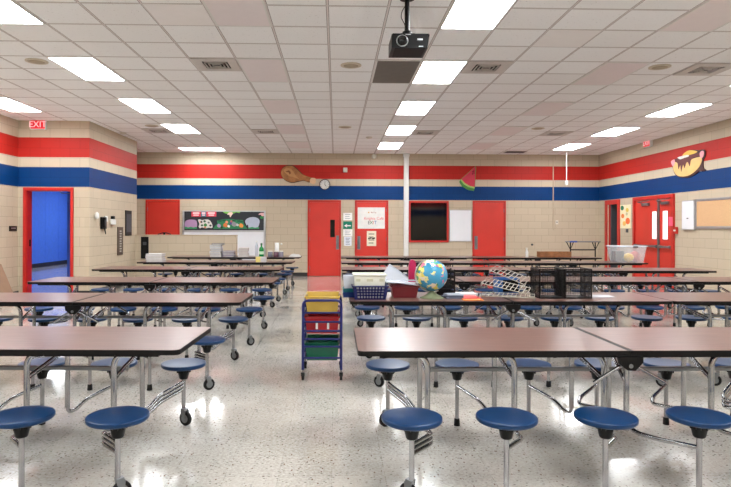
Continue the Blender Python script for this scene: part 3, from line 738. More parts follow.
# right wall: poster, pink sheet, pull station, boards
def rbox(name, px0, pyt, px1, pyb, x0, x1, mat, parent=None, ref=None):
    y1 = on_right(px0); y0 = on_right(px1); ym = (y0+y1)/2
    r = ref or ym
    pm_ = (px0+px1)/2; zt = side(pm_, pyt, XWR)[1]; zb = side(pm_, pyb, XWR)[1]
    return MB().box(x0, y0, zb, x1, y1, zt).build(name, mat, parent)
o = rbox('fruit_poster', 620.3, 204.8, 631, 228.4, XR-.006, XR-.001, pm('poster_cream', (240, 228, 190)))
tag(o, 'colourful fruit poster between the right doorways', 'poster')
for (a, b, r, c) in ((622.5, 208, 1.6, (40, 120, 80)), (627.5, 210, 1.4, (230, 200, 80)), (623, 216, 1.5, (236, 130, 50)), (628, 221, 2.2, (236, 110, 50)), (624.5, 223.5, 1.6, (240, 190, 90)), (627, 214, 1.0, (200, 190, 150))):
    P = [rp(a+r*math.cos(k*PI/6), b+r*1.5*math.sin(k*PI/6)) for k in range(12)]
    MB().prism(P, 'x', XR-.009, XR-.006).build('fruit_patch', pm('fp_%d_%d_%d' % c, c), o)
tag(rbox('wall_fob', 626.5, 229, 628.5, 232.5, XR-.02, XR-.001, M['darkgrey']), 'small dark fixture under the fruit poster', 'fixture')
tag(rbox('pink_flyer', 671, 217, 675, 226, XR-.058, XR-.051, pm('pinksheet', (236, 90, 120))), 'pink flyer taped on the right red double door', 'flyer')
o = thing('fire_alarm_pull', 'red fire alarm pull station beside the double doors', 'fire alarm', (XR, on_right(677), side(677, 230.4, XWR)[1]))
MB().box(-.05, -.055, -.08, 0, .055, .08, b=.008).build('alarm_box', M['frame_red'], o)
MB().box(-.062, -.04, -.02, -.05, .04, .015, b=.003).build('pull_bar', M['white'], o)
wbY1, wbY0 = on_right(683.7), on_right(696.2)
o = thing('corner_whiteboard', 'narrow whiteboard panel on the right wall left of the corkboard', 'whiteboard', (XR, (wbY0+wbY1)/2, 0))
hy = (wbY1-wbY0)/2; z0 = side(690, 230.1, XWR)[1]; z1 = side(690, 200.3, XWR)[1]
MB().box(-.045, -hy, z0, -.001, hy, z1, b=.006).build('panel_frame', M['alu'], o)
MB().box(-.05, -hy+.02, z0+.02, -.045, hy-.02, z1-.02).build('panel_face', M['board'], o)
MB().box(-.056, -.03, (z0+z1)/2-.08, -.05, .03, (z0+z1)/2-.06).build('marker_mark', M['darkgrey'], o)
cb = thing('corkboard', 'long framed tan corkboard at the right edge of the photo', 'corkboard', (XR, 10.9, 0)); 
cy1 = wbY0-.01-10.9; cy0 = -1.3; z0 = side(710, 228.6, XWR)[1]; z1 = side(710, 198.3, XWR)[1]
MB().box(-.03, cy0, z0, -.001, cy1, z0+.05).box(-.03, cy0, z1-.05, -.001, cy1, z1).box(-.03, cy0, z0+.05, -.001, cy0+.04, z1-.05).box(-.03, cy1-.04, z0+.05, -.001, cy1, z1-.05).build('board_frame', M['alu'], cb)
MB().box(-.02, cy0+.04, z0+.05, -.001, cy1-.04, z1-.05).build('cork_face', M['cork'], cb)

# left side wall items  (plane x = XB)
def lz(px, py): return side(px, py, XB)
def lbox(name, px0, pyt, px1, pyb, dep, mat, parent=None):
    y0 = on_left(px0); y1 = on_left(px1); ym = (y0+y1)/2
    return MB().box(XB+.001, y0, side((px0+px1)/2, pyb, XB)[1], XB+dep, y1, side((px0+px1)/2, pyt, XB)[1], b=.003).build(name, mat, parent)
Y, z = lz(94.7, 216)
tag(MB().lathe([(.025, 0), (.045, .03), (.042, .11), (.015, .14)], 16, T(XB+.046, Y, z-.06)).build('air_freshener', M['white']), 'small white rounded dispenser, leftmost on the side wall', 'dispenser')
Y, z = lz(102.3, 223)
ph = thing('wall_phone', 'black wall phone on the tan side wall', 'phone', (XB, Y, z))
MB().box(.001, -.13, -.13, .05, .13, .13, b=.01).build('phone_base', M['black'], ph)
MB().box(.05, -.12, -.1, .095, -.06, .12, b=.015).box(.05, -.115, .06, .105, -.055, .12, b=.012).build('handset', M['blackm'], ph)
MB().box(.05, -.02, -.06, .055, .09, .06).build('keypad', M['darkgrey'], ph)
MB().tube([(.07, -.09, -.1), (.09, -.06, -.22), (.08, 0, -.25), (.05, .03, -.13)], .008, 6, fillet=.05).build('cord', M['black'], ph)
tag(lbox('note_paper', 103.6, 216, 106, 221.6, .04, M['paper']), 'white curled note stuck above the black phone', 'note')
Y, z = lz(111.5, 221.8)
o = thing('soap_dispenser', 'white dispenser with dark top right of the phone', 'dispenser', (XB, Y, z))
MB().box(.001, -.11, -.07, .06, .13, .06, b=.02).build('dispenser_body', M['white'], o); MB().box(.001, -.06, .06, .07, .04, .13, b=.01).build('dispenser_top', M['black'], o)
o = lbox('framed_chart', 117, 227, 122.4, 255, .02, pm('brownframe', (84, 70, 60)))
tag(o, 'narrow tall brown framed chart, lower on the side wall', 'framed chart')
y0 = on_left(117); y1 = on_left(122.4); ym = (y0+y1)/2
q = MB()
for k in range(9):
    zc = side(119.7, 231+k*2.5, XB)[1]; q.box(XB+.02, ym-.06, zc-.02, XB+.023, ym+.05+.02*(k % 2), zc+.012)
q.build('chart_marks', pm('chartgrey', (170, 168, 160)), o)
o = lbox('framed_banner', 125, 210.5, 131, 235.6, .02, M['black'])
tag(o, 'narrow tall black framed banner, higher on the side wall', 'framed banner')
y0 = on_left(125); y1 = on_left(131); ym = (y0+y1)/2
MB().box(XB+.02, ym-.17, side(128, 232, XB)[1], XB+.023, ym+.17, side(128, 214, XB)[1]).build('banner_face', pm('bannerface', (66, 68, 76)), o)
# plaque on left wall
Y1, zp0 = side(9, 231.2, XL); Y2, zp1 = side(16.5, 226, XL)
o = tag(MB().box(XL+.001, Y1, zp0, XL+.012, Y2, zp1, b=.002).build('room_plaque', M['black']), 'small black room plaque on the left wall', 'sign')
MB().box(XL+.012, Y1+.05, 1.385, XL+.014, Y2-.05, 1.405).build('plaque_lettering', M['alu'], o)
# low partition poster and clip
x0, z1 = at(141.2, 236.4, YB-.1); x1, z0 = at(148.7, 258.5, YB-.1)
o = tag(MB().box(x0, YB-.125, z0, x1, YB-.101, z1-.01, b=.003).build('partition_banner', M['black']), 'black banner hung on the low tan partition', 'banner')
MB().box(x0+.05, YB-.128, z0+.34, x1-.05, YB-.125, z1-.14).build('banner_print', pm('bprint', (60, 62, 66)), o)
x0, _ = at(158, 0, YB); x1, _ = at(171, 0, YB)
tag(MB().tube([(x0, YB, 1.245), (x0+.06, YB, 1.262), (x0+.12, YB, 1.285), (x1-.12, YB, 1.285), (x1-.05, YB, 1.262), (x1, YB, 1.245)], .013, 8, fillet=.03).box(x0+.14, YB-.02, 1.235, x1-.14, YB+.02, 1.285).build('clamp_handle', M['black']), 'black clamp handle resting on top of the low partition', 'clamp')
# leaning board at left wall
lb = MB()
lb.add([(-6.22, 11.15, .0), (-6.22, 11.55, .0), (XL+.025, 11.55, .70), (XL+.025, 11.15, .70), (-6.25, 11.15, -.0), (-6.25, 11.55, -.0), (XL+.006, 11.55, .69), (XL+.006, 11.15, .69)],
       [(0, 1, 2, 3), (7, 6, 5, 4), (0, 4, 5, 1), (1, 5, 6, 2), (2, 6, 7, 3), (3, 7, 4, 0)])
tag(lb.build('leaning_board', pm('brownboard', (150, 120, 96), .6)), 'brown wooden board leaning on the left wall by the doorway', 'board')

# ------------------------------------------------------------------ lunch tables
HL = 1.52; TD = .76; SY = .588
def rrect(x0, y0, x1, y1, r, corners=(1, 1, 1, 1), n=5):
    P = []
    for i, (cx, cy, a0) in enumerate(((x1-r, y1-r, 0), (x0+r, y1-r, PI/2), (x0+r, y0+r, PI), (x1-r, y0+r, 3*PI/2))):
        if corners[i]:
            for k in range(n+1):
                a = a0+k*PI/2/n; P.append((cx+r*math.cos(a), cy+r*math.sin(a)))
        else: P.append((x1 if i in (0, 3) else x0, y1 if i < 2 else y0))
    return P
_cache = {}
def cached(key, fn, mat):
    if key not in _cache: _cache[key] = fn().mesh(key, mat)
    return _cache[key]
def inst(name, me, parent, loc=(0, 0, 0), rz=0):
    o = bpy.data.objects.new(name, me); C.objects.link(o); o.parent = parent; o.location = loc; o.rotation_euler.z = rz; return o
seat_me = MB().lathe([(.06, -.029), (.140, -.029), (.149, -.028), (.1545, -.023), (.157, -.018), (.157, -.0065), (.1555, -.0025), (.151, -.0004), (.146, 0), (.10, 0)], 48).mesh('stool_seat', M['seat'])
hb_ = MB().lathe([(.018, -.118), (.027, -.118), (.031, -.112), (.042, -.065), (.048, -.04), (.050, -.029)], 24)
for k in range(10):
    a = k*2*PI/10
    hb_.box(.030, -.003, -.07, .050, .003, -.031, R(a, 'Z'))
hub_me = hb_.mesh('seat_hub', M['black'])
post_me = {'c': MB().tube([(0, 0, .10), (0, 0, .36)], .0145, 14).mesh('stool_post', M['chrome']),
           'f': MB().tube([(0, 0, .035), (0, 0, .36)], .0145, 14).mesh('stool_post', M['chrome'])}
foot_me = MB().lathe([(.021, 0), (.022, .004), (.019, .05), (.015, .052)], 16).mesh('foot_cap', M['rubber'])
wh = MB().lathe([(.030, -.012), (.046, -.014), (.050, -.009), (.050, .009), (.046, .014), (.030, .012)], 28, T(.02, 0, .05) @ R(PI/2, 'X'))
wheel_me = wh.mesh('wheel', M['rubber'])
hubc = MB().lathe([(.030, -.0135), (.030, .0135)], 20, T(.02, 0, .05) @ R(PI/2, 'X'))
hubc.prism([(-.012, .118), (.016, .122), (.034, .108), (.030, .045), (.012, .045), (-.008, .09)], 'y', -.021, -.016)
hubc.prism([(-.012, .118), (.016, .122), (.034, .108), (.030, .045), (.012, .045), (-.008, .09)], 'y', .016, .021)
hubc.box(-.012, -.018, .104, .03, .018, .122, b=.003)
fork_me = hubc.mesh('caster_fork', M['steel'])

def make_table(mx, name_label, simple=False):
    root = thing('lunch_table', name_label, 'table')
    for s in (-1, 1):
        x0, x1 = (-HL, -.018) if s < 0 else (.018, HL)
        cor = (0, 1, 1, 0) if s < 0 else (1, 0, 0, 1)
        tb = MB().prism(rrect(x0, -TD/2, x1, TD/2, .035, cor), 'z', .716, .7405).build('tabletop', M['wood'], root)
        q = MB(); po_ = rrect(x0-(.003 if s < 0 else .016), -TD/2-.003, x1+(.003 if s > 0 else .016), TD/2+.003, .037, cor)
        q.prism(po_, 'z', .712, .739); q.build('edge_band', M['black'], tb)
        xa, xb = (x0+.12, x1-.02) if s < 0 else (x0+.02, x1-.12)
        q = MB().box(xa, -TD/2+.03, .696, xb, -TD/2+.06, .712).box(xa, TD/2-.06, .696, xb, TD/2-.03, .712)
        q.box(xa, -TD/2+.06, .697, xa+.02, TD/2-.06, .712).box(xb-.02, -TD/2+.06, .697, xb, TD/2-.06, .712)
        for k in range(3):
            q.box(xa+.25+k*.4, -TD/2+.022, .699, xa+.32+k*.4, -TD/2+.03, .708)
        q.build('apron', M['black'], root)
    # stools: local x along the table, first half A (ends at outer-left) then half B
    xs = [-1.27, -.77, -.250, .247, .757, 1.257]
    for i, x in enumerate(xs):
        A = i < 3; end = i in (0, 5)
        for side in (-1, 1):                        # -1 near side
            if A: off = .15 if side < 0 else .185
            else: off = -.23 if side < 0 else -.06
            xw = mx*x+(0 if side > 0 or mx < 0 else .02 if i == 0 else .013); xl = mx*(x+off); yp = side*SY; yl = side*.275
            if abs(xl) < .03: xl = .03 if mx*x > 0 else -.03
            tilt = 0
            st = inst('stool_seat', seat_me, root, (xw, yp, .449)); inst('seat_hub', hub_me, st, (0, 0, 0))
            p = inst('stool_post', post_me['c' if end else 'f'], root, (xw, yp, 0))
            if end:
                rz = (PI if mx*x < 0 else 0)+(.5 if side > 0 else -.7)*(1 if mx > 0 else -1)
                fk = inst('caster_fork', fork_me, p, (0, 0, 0), rz)
                inst('caster_wheel', wheel_me, p, (0, 0, 0), rz)
            else: inst('foot_cap', foot_me, p)
            # leg
            lean = -.07*mx*(1 if A else -1)
            q = MB(); q.tube([(xl+lean, yl-side*.03, .70), (xl+lean*.3, yl, .685), (xl, yl, .64), (xl, yl, .22 if side > 0 else .26)], .0165, 12, fillet=.04)
            q.build('leg', M['chrome'], root)
            # arm from leg foot to the stool post
            q = MB()
            zs = (0.0, -.026, .026) if end else (0.0,)
            for dz in zs:
                s_ = side
                if side > 0 and A: path = [(xl, yl, .25), (xl, yl+.01, .185+dz*.4), (mx*(x+off-.035), yl+.045, .19+dz*.8), (mx*(x+off-.08), yl+.10, .245+dz), (xw, yp, .285+dz)]
                elif side > 0: path = [(xl, yl, .25), (xl, yl+.02, .20+dz*.6), (mx*(x-.23), yl+.08, .22+dz), (mx*(x-.20), yl+.13, .25+dz), (xw, yp, .29+dz)]
                elif A: path = [(xl, yl, .28), (xl+mx*.01, yl-.04, .25+dz*.6), (mx*(x+.15), yl-.13, .265+dz), (mx*(x+.13), yl-.18, .275+dz), (xw, yp, .275+dz)]
                else: path = [(xl, yl, .30), (xl+mx*.02, yl-.06, .27+dz), (mx*(x-.14), yl-.16, .27+dz), (xw, yp, .275+dz)]
                q.tube(path, .0125, 10, fillet=.05)
            q.build('stool_arm', M['chrome'], root)
        # brace between near and far leg
        on, of = (.15, .185) if A else (-.23, -.06)
        MB().tube([(mx*(x+of), .275, .62), (mx*(x+on), -.275, .56)], .009, 8).tube([(mx*(x+of), .275, .60), (mx*(x+on), -.275, .54)], .005, 6).build('cross_brace', M['chrome'], root)
    for s in (-1, 1):
        MB().box(s*1.10, -.012, .535, s*.06, .012, .560, b=.003).build('stretcher_rail', M['steel'], root)
    for s in (-1, 1):
        MB().prism([(-.07, .71), (-.062, .665), (-.02, .632), (.025, .628), (.07, .675), (.07, .71)], 'y', s*.375-.012, s*.375+.012).build('hinge_bracket', M['black'], root)
        MB().tube([(-.19, s*.34, .55), (-.02, s*.35, .66)], .010, 8).tube([(.22, s*.34, .55), (.02, s*.35, .66)], .010, 8).build('folding_link', M['chrome'], root)
        q = MB().lathe([(.012, -.016), (.012, .016)], 10, T(.0, s*.375, .655) @ R(PI/2, 'X')); q.build('hinge_bolt', M['steel'], root)
    return root

rowsR = [(3.225, .125), (5.42, .135), (7.45, .12), (9.53, .10), (11.45, .11), (13.5, .12)]
rowsL = [3.25, 5.34, 7.28, 9.5, 11.5, 13.5]
ordn = ['nearest the camera', 'second from the camera', 'third from the camera', 'fourth from the camera', 'fifth from the camera', 'farthest, by the back wall']
GR = 'folding lunch tables with round blue stools'
protoR = make_table(1, ''); protoL = make_table(-1, '')
Kmap = childmap()
def put(o, x0, yf, label, rz=0):
    o.location = (x0+HL, yf+TD/2, 0); o.rotation_euler.z = rz; o['label'] = label; o['category'] = 'table'; o['group'] = GR
first = True
for i, (yf, xs0) in enumerate(rowsR):
    o = protoR if i == 0 else copy_tree(protoR, None, Kmap)
    lab = ['brown lunch table with blue stools right of the aisle, nearest the camera',
           'lunch table right of the aisle holding the globe and navy basket', 'lunch table right of the aisle, directly behind the globe table',
           'lunch table right of the aisle, fourth back from the camera', 'lunch table right of the aisle, fifth back from the camera',
           'lunch table right of the aisle, farthest back, near the red poster door'][i]
    put(o, xs0, yf, lab)
    if i >= 1:
        o = copy_tree(protoR, None, Kmap)
        lab = ['', 'lunch table at right edge behind the front table, joined to the globe table', 'lunch table at the right, third row, reaching the picture edge',
               'lunch table at far right, fourth row, ending short of the tan wall', 'lunch table at the right, fifth row, holding the clear tote',
               'lunch table at the right, farthest row, holding the wooden crate'][i]
        xo = xs0+3.055
        put(o, xo, yf, lab, 0)
        if i == 3: put(o, 3.155, yf-.15, lab, -.03)
for i, yf in enumerate(rowsL):
    o = protoL if i == 0 else copy_tree(protoL, None, Kmap)
    lab = ['brown lunch table with blue stools left of the aisle, nearest the camera', 'lunch table left of the aisle, second row from the camera',
           'lunch table left of the aisle, third row, in front of the blue doorway', 'lunch table left of the aisle, fourth row from the camera',
           'lunch table left of the aisle, fifth row, holding white books and small box', 'lunch table left of the aisle, farthest row, holding book stacks and green bottle'][i]
    put(o, [-.86, -.86, -.78, -.91, -.86, -.84][i]-2*HL, yf+(.06 if i == 0 else .03), lab, -.03 if i == 0 else -.02)

# ------------------------------------------------------------------ things on the tables
TZ = .7405
def open_box(m, w, d, h, flare=.9, t=.004, z0=0):      # tray with thickness; bottom centred at origin
    a, b = w/2, d/2; a2, b2 = a*flare, b*flare
    def ring(s, z, i): return [(-s[0]+i, -s[1]+i, z), (s[0]-i, -s[1]+i, z), (s[0]-i, s[1]-i, z), (-s[0]+i, s[1]-i, z)]
    v = ring((a2, b2), z0, 0)+ring((a, b), z0+h, 0)+ring((a, b), z0+h, t)+ring((a2, b2), z0+t, t)
    f = [(3, 2, 1, 0), (12, 13, 14, 15)]
    for i in range(4):
        j = (i+1) % 4
        f += [(i, j, 4+j, 4+i), (4+i, 4+j, 8+j, 8+i), (8+i, 8+j, 12+j, 12+i)]
    return m.add(v, f)
def rim(m, w, d, z, r=.006):
    a, b = w/2, d/2
    return m.tube([(-a, -b, z), (a, -b, z), (a, b, z), (-a, b, z)], r, 6, closed=True)
# navy basket with holes (front facing panel drawn with white-lit holes as openings)
NB = thing('navy_basket', 'navy blue perforated basket at the table corner by the aisle', 'basket', (at(370.2, 0, 5.62)[0], 5.66, TZ))
bw, bd, bhh = .335, .27, .13
q = MB(); cols, rws = 9, 4
def perforated(q, w, h, wb, y0, yb, ax):
    # wall made of strips leaving square holes; flare between bottom half-width wb and top w
    nx, nz = cols, rws
    def pt(u, v, o=0):
        x = (-1+2*u)*(wb+(w-wb)*v)/2; y = yb+(y0-yb)*v+o
        return (x, y, v*h) if ax == 0 else (-y if ax == 2 else y, x, v*h)
    def quad(u0, u1, v0, v1):
        P = [pt(u0, v0), pt(u1, v0), pt(u1, v1), pt(u0, v1)]; Q = [pt(u0, v0, .004), pt(u1, v0, .004), pt(u1, v1, .004), pt(u0, v1, .004)]
        q.add(P+Q, [(0, 1, 2, 3), (7, 6, 5, 4), (0, 4, 5, 1), (1, 5, 6, 2), (2, 6, 7, 3), (3, 7, 4, 0)])
    m0 = .10; vv0, vv1 = .12, .92
    quad(0, 1, 0, vv0); quad(0, 1, vv1, 1); quad(0, m0, vv0, vv1); quad(1-m0, 1, vv0, vv1)
    us = [m0+(1-2*m0)*k/nx for k in range(nx+1)]; vs_ = [vv0+(vv1-vv0)*k/nz for k in range(nz+1)]
    for k in range(1, nx): quad(us[k]-.020, us[k]+.020, vv0, vv1)
    for k in range(1, nz): quad(m0, 1-m0, vs_[k]-.05, vs_[k]+.05)
perforated(q, bw, bhh, bw*.88, -bd/2, -bd/2*.88, 0)
perforated(q, bw, bhh, bw*.88, bd/2, bd/2*.88, 0)
perforated(q, bd, bhh, bd*.88, -bw/2, -bw/2*.88, 1)
perforated(q, bd, bhh, bd*.88, -bw/2, -bw/2*.88, 2)
q.box(-bw*.44, -bd*.44, .001, bw*.44, bd*.44, .006)
navy = pm('navy_plastic', (14, 24, 88), .35)
q.build('basket_body', navy, NB)
rim(MB(), bw+.01, bd+.01, bhh-.004, .008).build('basket_rim', navy, NB)
# cream basket nested in it
CB = thing('cream_basket', 'cream white basket stacked inside the navy basket', 'basket', (NB.location.x-.005, 5.66, TZ+.008))
q = MB(); open_box(q, .30, .24, .225, .86, .004, 0)
for k in range(9):
    x = -.12+k*.03
    q.box(x-.003, -.121, .16, x+.003, -.113, .205)
cream = pm('cream_plastic', (228, 228, 214), .4)
q.build('basket_body', cream, CB); rim(MB(), .315, .252, .225, .008).build('basket_rim', cream, CB)
for (a_, b_) in ((-.03, .03), (-.13, -.09), (.09, .13)): MB().box(a_, -.123, .165, b_, -.118, .19).build('basket_tab', pm('cream_dark', (200, 198, 170), .5), CB)
# pale clear tray, teal tray, blue tray stack at left
x = at(347.5, 0, 5.8)[0]
x -= .012
BT = tag(open_box(MB(), .13, .24, .05, .88, .004).build('blue_tray', pm('blue_tray', (24, 56, 130), .4), None, (x+.03, 5.82, TZ)), 'small blue tray left of the navy basket', 'tray')
tag(open_box(MB(), .125, .22, .035, .88, .004).build('teal_tray', pm('teal_tray', (30, 120, 130), .4), None, (x+.03, 5.82, TZ+.051)), 'small teal tray on the blue tray left of the baskets', 'tray')
tag(open_box(MB(), .12, .20, .12, .8, .003).build('clear_bin', M['clearlid'], None, (x+.03, 5.82, TZ+.087)), 'pale clear bin on the teal tray left of the cream basket', 'bin')
# burgundy basin with lid
x = at(405.2, 0, 5.7)[0]
burg = pm('burgundy_plastic', (112, 22, 30), .3)
BB = thing('burgundy_basin', 'dark red plastic basin left of the globe', 'basin', (x, 5.80, TZ))
open_box(MB(), .265, .26, .115, .84, .005).build('basin_body', burg, BB); rim(MB(), .275, .27, .113, .007).build('basin_rim', burg, BB)
LD = thing('tray_cover', 'translucent white lid propped on the dark red basin', 'lid', (x-.03, 5.80, TZ+.142))
LM = T(0, 0, 0) @ R(.12, 'Y')
MB().box(-.16, -.14, -.004, .15, .14, .004, LM, b=.003).build('lid_sheet', M['clearlid'], LD)
rim(MB(), .31, .28, .008, .006).build('lid_rim', M['clearlid'], LD)
L2 = thing('propped_lid', 'pale translucent lid standing tilted behind the dark red basin', 'lid', (x-.05, 6.03, TZ+.165))
q = MB(); q.box(-.14, -.004, -.075, .14, .004, .075, R(.62, 'Y') @ R(-.35, 'X'), b=.003); q.build('lid_sheet', M['clearlid'], L2)
q = MB(); Mx = R(.62, 'Y') @ R(-.35, 'X')
q.tube([Mx @ Vector(p) for p in ((-.14, -.008, -.075), (.14, -.008, -.075), (.14, -.008, .075), (-.14, -.008, .075))], .006, 6, closed=True)
q.build('lid_rim', M['clearlid'], L2)
# magenta file
x, zt = at(412.5, 259.8, 6.0)
q = MB().prism([(-.045, 0), (.04, 0), (.042, zt-TZ-.05), (.032, zt-TZ-.012), (.008, zt-TZ), (-.018, zt-TZ-.006), (-.028, zt-TZ-.05)], 'y', -.03, .03)
tag(q.build('magenta_file', pm('magenta_plastic', (186, 24, 82), .35), None, (x, 6.06, TZ)), 'tall magenta upright holder with rounded top left of globe', 'holder')
# globe
gx = at(432, 0, 5.68)[0]; gY = 5.68; gz = at(0, 274.8, gY)[1]
GL = thing('globe', 'blue desk globe on a pale stand at table edge', 'globe', (gx, gY, TZ))
rr = .152
v = MB(); prof = [(max(.002, rr*math.sin(a*PI/24)), -rr*math.cos(a*PI/24)) for a in range(25)]
v.lathe(prof, 48, T(0, 0, gz-TZ) @ R(.41, 'Y')).build('globe_ball', M['globe'], GL)
arc = [(rr*1.07*math.sin(a), 0, gz-TZ-rr*1.07*math.cos(a)) for a in [(-2.73+k*(3.14)/24)+.0 for k in range(25)]]
MB().tube(arc, .0055, 8).build('meridian_arm', M['alu'], GL)
MB().lathe([(.118, 0), (.118, .006), (.085, .02), (.045, .045), (.022, .066), (.012, gz-TZ-rr-.004)], 36).build('globe_base', pm('globe_base', (132, 142, 112), .4), GL)
# black crate behind globe
x = at(447.5, 0, 5.95)[0]
BC = thing('black_bin', 'black slatted bin just right behind the globe', 'bin', (x-.02, 6.02, TZ))
q = MB(); hh_ = .26
for k in range(5): q.box(-.09, -.10, .012+k*.052, .09, -.094, .042+k*.052).box(-.09, .094, .012+k*.052, .09, .10, .042+k*.052).box(-.09, -.094, .012+k*.052, -.084, .094, .042+k*.052).box(.084, -.094, .012+k*.052, .09, .094, .042+k*.052)
q.build('bin_slats', M['black'], BC)
for (a_, b_) in ((-.0875, -.0975), (.0875, -.0975), (-.0875, .0975), (.0875, .0975)): MB().box(a_-.0075, b_-.0075, 0, a_+.0075, b_+.0075, hh_).build('corner_post', M['black'], BC)
MB().box(-.08, -.09, 0, .08, .09, .01).build('bin_floor', M['black'], BC)
# grey binders, red/white/orange folders
def flat(name, label, cat, px0, px1, Y, dY, z, h, rgb, rz=0, rough=.6):
    x0 = at(px0, 0, Y)[0]; x1 = at(px1, 0, Y)[0]
    hx = (x1-x0)/2
    return tag(MB().box(-hx, -dY/2, 0, hx, dY/2, h, b=.002).build(name, pm('flat_%d_%d_%d' % rgb, rgb, rough), None, ((x0+x1)/2, Y+dY/2, z), rz), label, cat)
flat('grey_folder', 'blue-grey folder lying flat right of the globe, bottom one', 'folder', 446, 464, 5.60, .22, TZ, .014, (92, 98, 116), .06)
flat('slate_folder', 'slate folder lying atop the blue-grey folder near the globe', 'folder', 446, 465, 5.61, .2, TZ+.0145, .014, (74, 80, 98), -.12)
flat('pale_folder', 'light grey folder topmost of the stack near the globe', 'folder', 448, 464, 5.62, .18, TZ+.029, .008, (150, 156, 170), .1)
flat('orange_folder', 'orange folder at the table edge beside the wire racks', 'folder', 464, 484, 5.46, .09, TZ, .008, (226, 130, 40), .03)
flat('red_folder', 'red folder lying flat behind the orange folder', 'folder', 463, 482, 5.57, .12, TZ, .010, (206, 56, 60), .0)
flat('pink_folder', 'pinkish red folder lying behind the red folder', 'folder', 458, 478, 5.71, .13, TZ, .012, (224, 100, 100), -.05)
flat('paper_pile', 'white pile of papers behind the red folders', 'papers', 455, 478, 5.87, .16, TZ, .02, (212, 212, 214), .1)
flat('dark_pad', 'dark grey pad right of the white paper pile', 'pad', 480, 494, 5.85, .14, TZ, .015, (84, 88, 104), .1)
# blue bin behind the racks
x = at(508, 0, 6.0)[0]
BN = thing('blue_bin', 'blue bin with dark front behind the wire racks', 'bin', (x, 6.06, TZ))
open_box(MB(), .23, .18, .165, .92, .006).build('bin_body', pm('bin_blue', (40, 100, 170), .35), BN)
MB().box(-.06, -.10, .03, .10, -.094, .15).build('bin_label', M['black'], BN)
# chrome wire racks, a heap of three
def wire_rack(w, d, n, label, loc, rot):
    o = thing('wire_rack', label, 'wire rack', loc, 0, 'chrome wire racks heaped on the table')
    o.rotation_euler = rot
    q = MB(); a, b = w/2, d/2
    q.tube([(-a, -b, 0), (a, -b, 0), (a, b, 0), (-a, b, 0)], .0045, 6, closed=True); q.build('rack_frame', pm('coated_wire', (176, 172, 160), .4), o)
    q = MB()
    for k in range(n):
        x = -a+(k+1)*w/(n+1); q.tube([(x, -b, .004), (x, b, .004)], .0042, 5)
    q.tube([(-a, 0, -.003), (a, 0, -.003)], .0035, 5); q.build('rack_wires', pm('coated_wire', (176, 172, 160), .4), o)
    q = MB()
    for s in (-1, 1):
        q.tube([(s*a, -b, 0), (s*a, -b+.02, -.03), (s*a, -b+.08, -.03), (s*a, -b+.1, 0)], .004, 6)
    q.build('rack_foot', pm('coated_wire', (176, 172, 160), .4), o)
    return o
wire_rack(.50, .32, 11, 'chrome wire rack lying flattest, lowest of the heap', (at(508, 0, 5.62)[0], 5.63, TZ+.034), (0, .0, -.35))
wire_rack(.44, .30, 10, 'chrome wire rack tilted in the middle of the heap', (at(507, 0, 5.72)[0], 5.74, TZ+.115), (.10, .20, -.42))
wire_rack(.36, .26, 8, 'chrome wire rack tilted steepest atop the heap', (at(512, 0, 5.8)[0], 5.86, TZ+.215), (.15, .36, -.5))
# black mesh organisers
def mesh_org(x0, x1, Y, d, h, label, arch):
    o = thing('mesh_organizer', label, 'desk organizer', ((x0+x1)/2, Y, TZ), 0, 'black wire mesh organizers')
    a = (x1-x0)/2; b = d/2; r = .0045
    q = MB()
    for z in (r, h): q.tube([(-a, -b, z), (a, -b, z), (a, b, z), (-a, b, z)], r, 6, closed=True)
    for (x, y) in ((-a, -b), (a, -b), (a, b), (-a, b)): q.tube([(x, y, 0), (x, y, h)], r, 6)
    q.build('wire_frame', M['black'], o)
    def grid(P, U, V, nu, nv, name='mesh_panel'):
        q = MB(); P, U, V = Vector(P), Vector(U), Vector(V)
        for i in range(1, nu): q.tube([P+U*i/nu, P+U*i/nu+V], .0016, 4)
        for j in range(1, nv): q.tube([P+V*j/nv, P+V*j/nv+U], .0016, 4)
        q.build(name, M['black'], o)
    nu = int(2*a/.012); nd = int(d/.012); nh = int(h/.012)
    grid((-a, -b, 0), (2*a, 0, 0), (0, 0, h), nu, nh); grid((-a, b, 0), (2*a, 0, 0), (0, 0, h), nu//2, nh//2)
    grid((-a, -b, 0), (0, d, 0), (0, 0, h), nd, nh); grid((a, -b, 0), (0, d, 0), (0, 0, h), nd, nh)
    MB().box(-a, -b, .001, a, b, .004).build('organizer_floor', M['black'], o)
    if arch: MB().tube([(arch*math.cos(t*PI/12)*1.0+.0, -b-.002, h-.005-arch*math.sin(t*PI/12)) for t in range(13)], .004, 6).build('handle_cutout', M['black'], o)
    return o
xa = at(540, 0, 5.62)[0]; xb = at(565, 0, 5.62)[0]; xc_ = at(592, 0, 5.62)[0]
mesh_org(xa, xb, 5.75, .26, .285, 'black wire mesh organizer, the left one by the wire racks', .05)
mesh_org(xb+.012, xc_, 5.75, .26, .285, 'black wire mesh organizer, the right one beside loose papers', .06)
flat('magazine', 'thin magazine poking out right of the mesh organizers, bottom', 'magazine', 592, 612, 5.66, .2, TZ, .006, (186, 174, 180), .05)
flat('booklet', 'white booklet lying on the magazine by the mesh organizers', 'booklet', 594, 616, 5.68, .17, TZ+.0065, .005, (204, 204, 208), -.1)

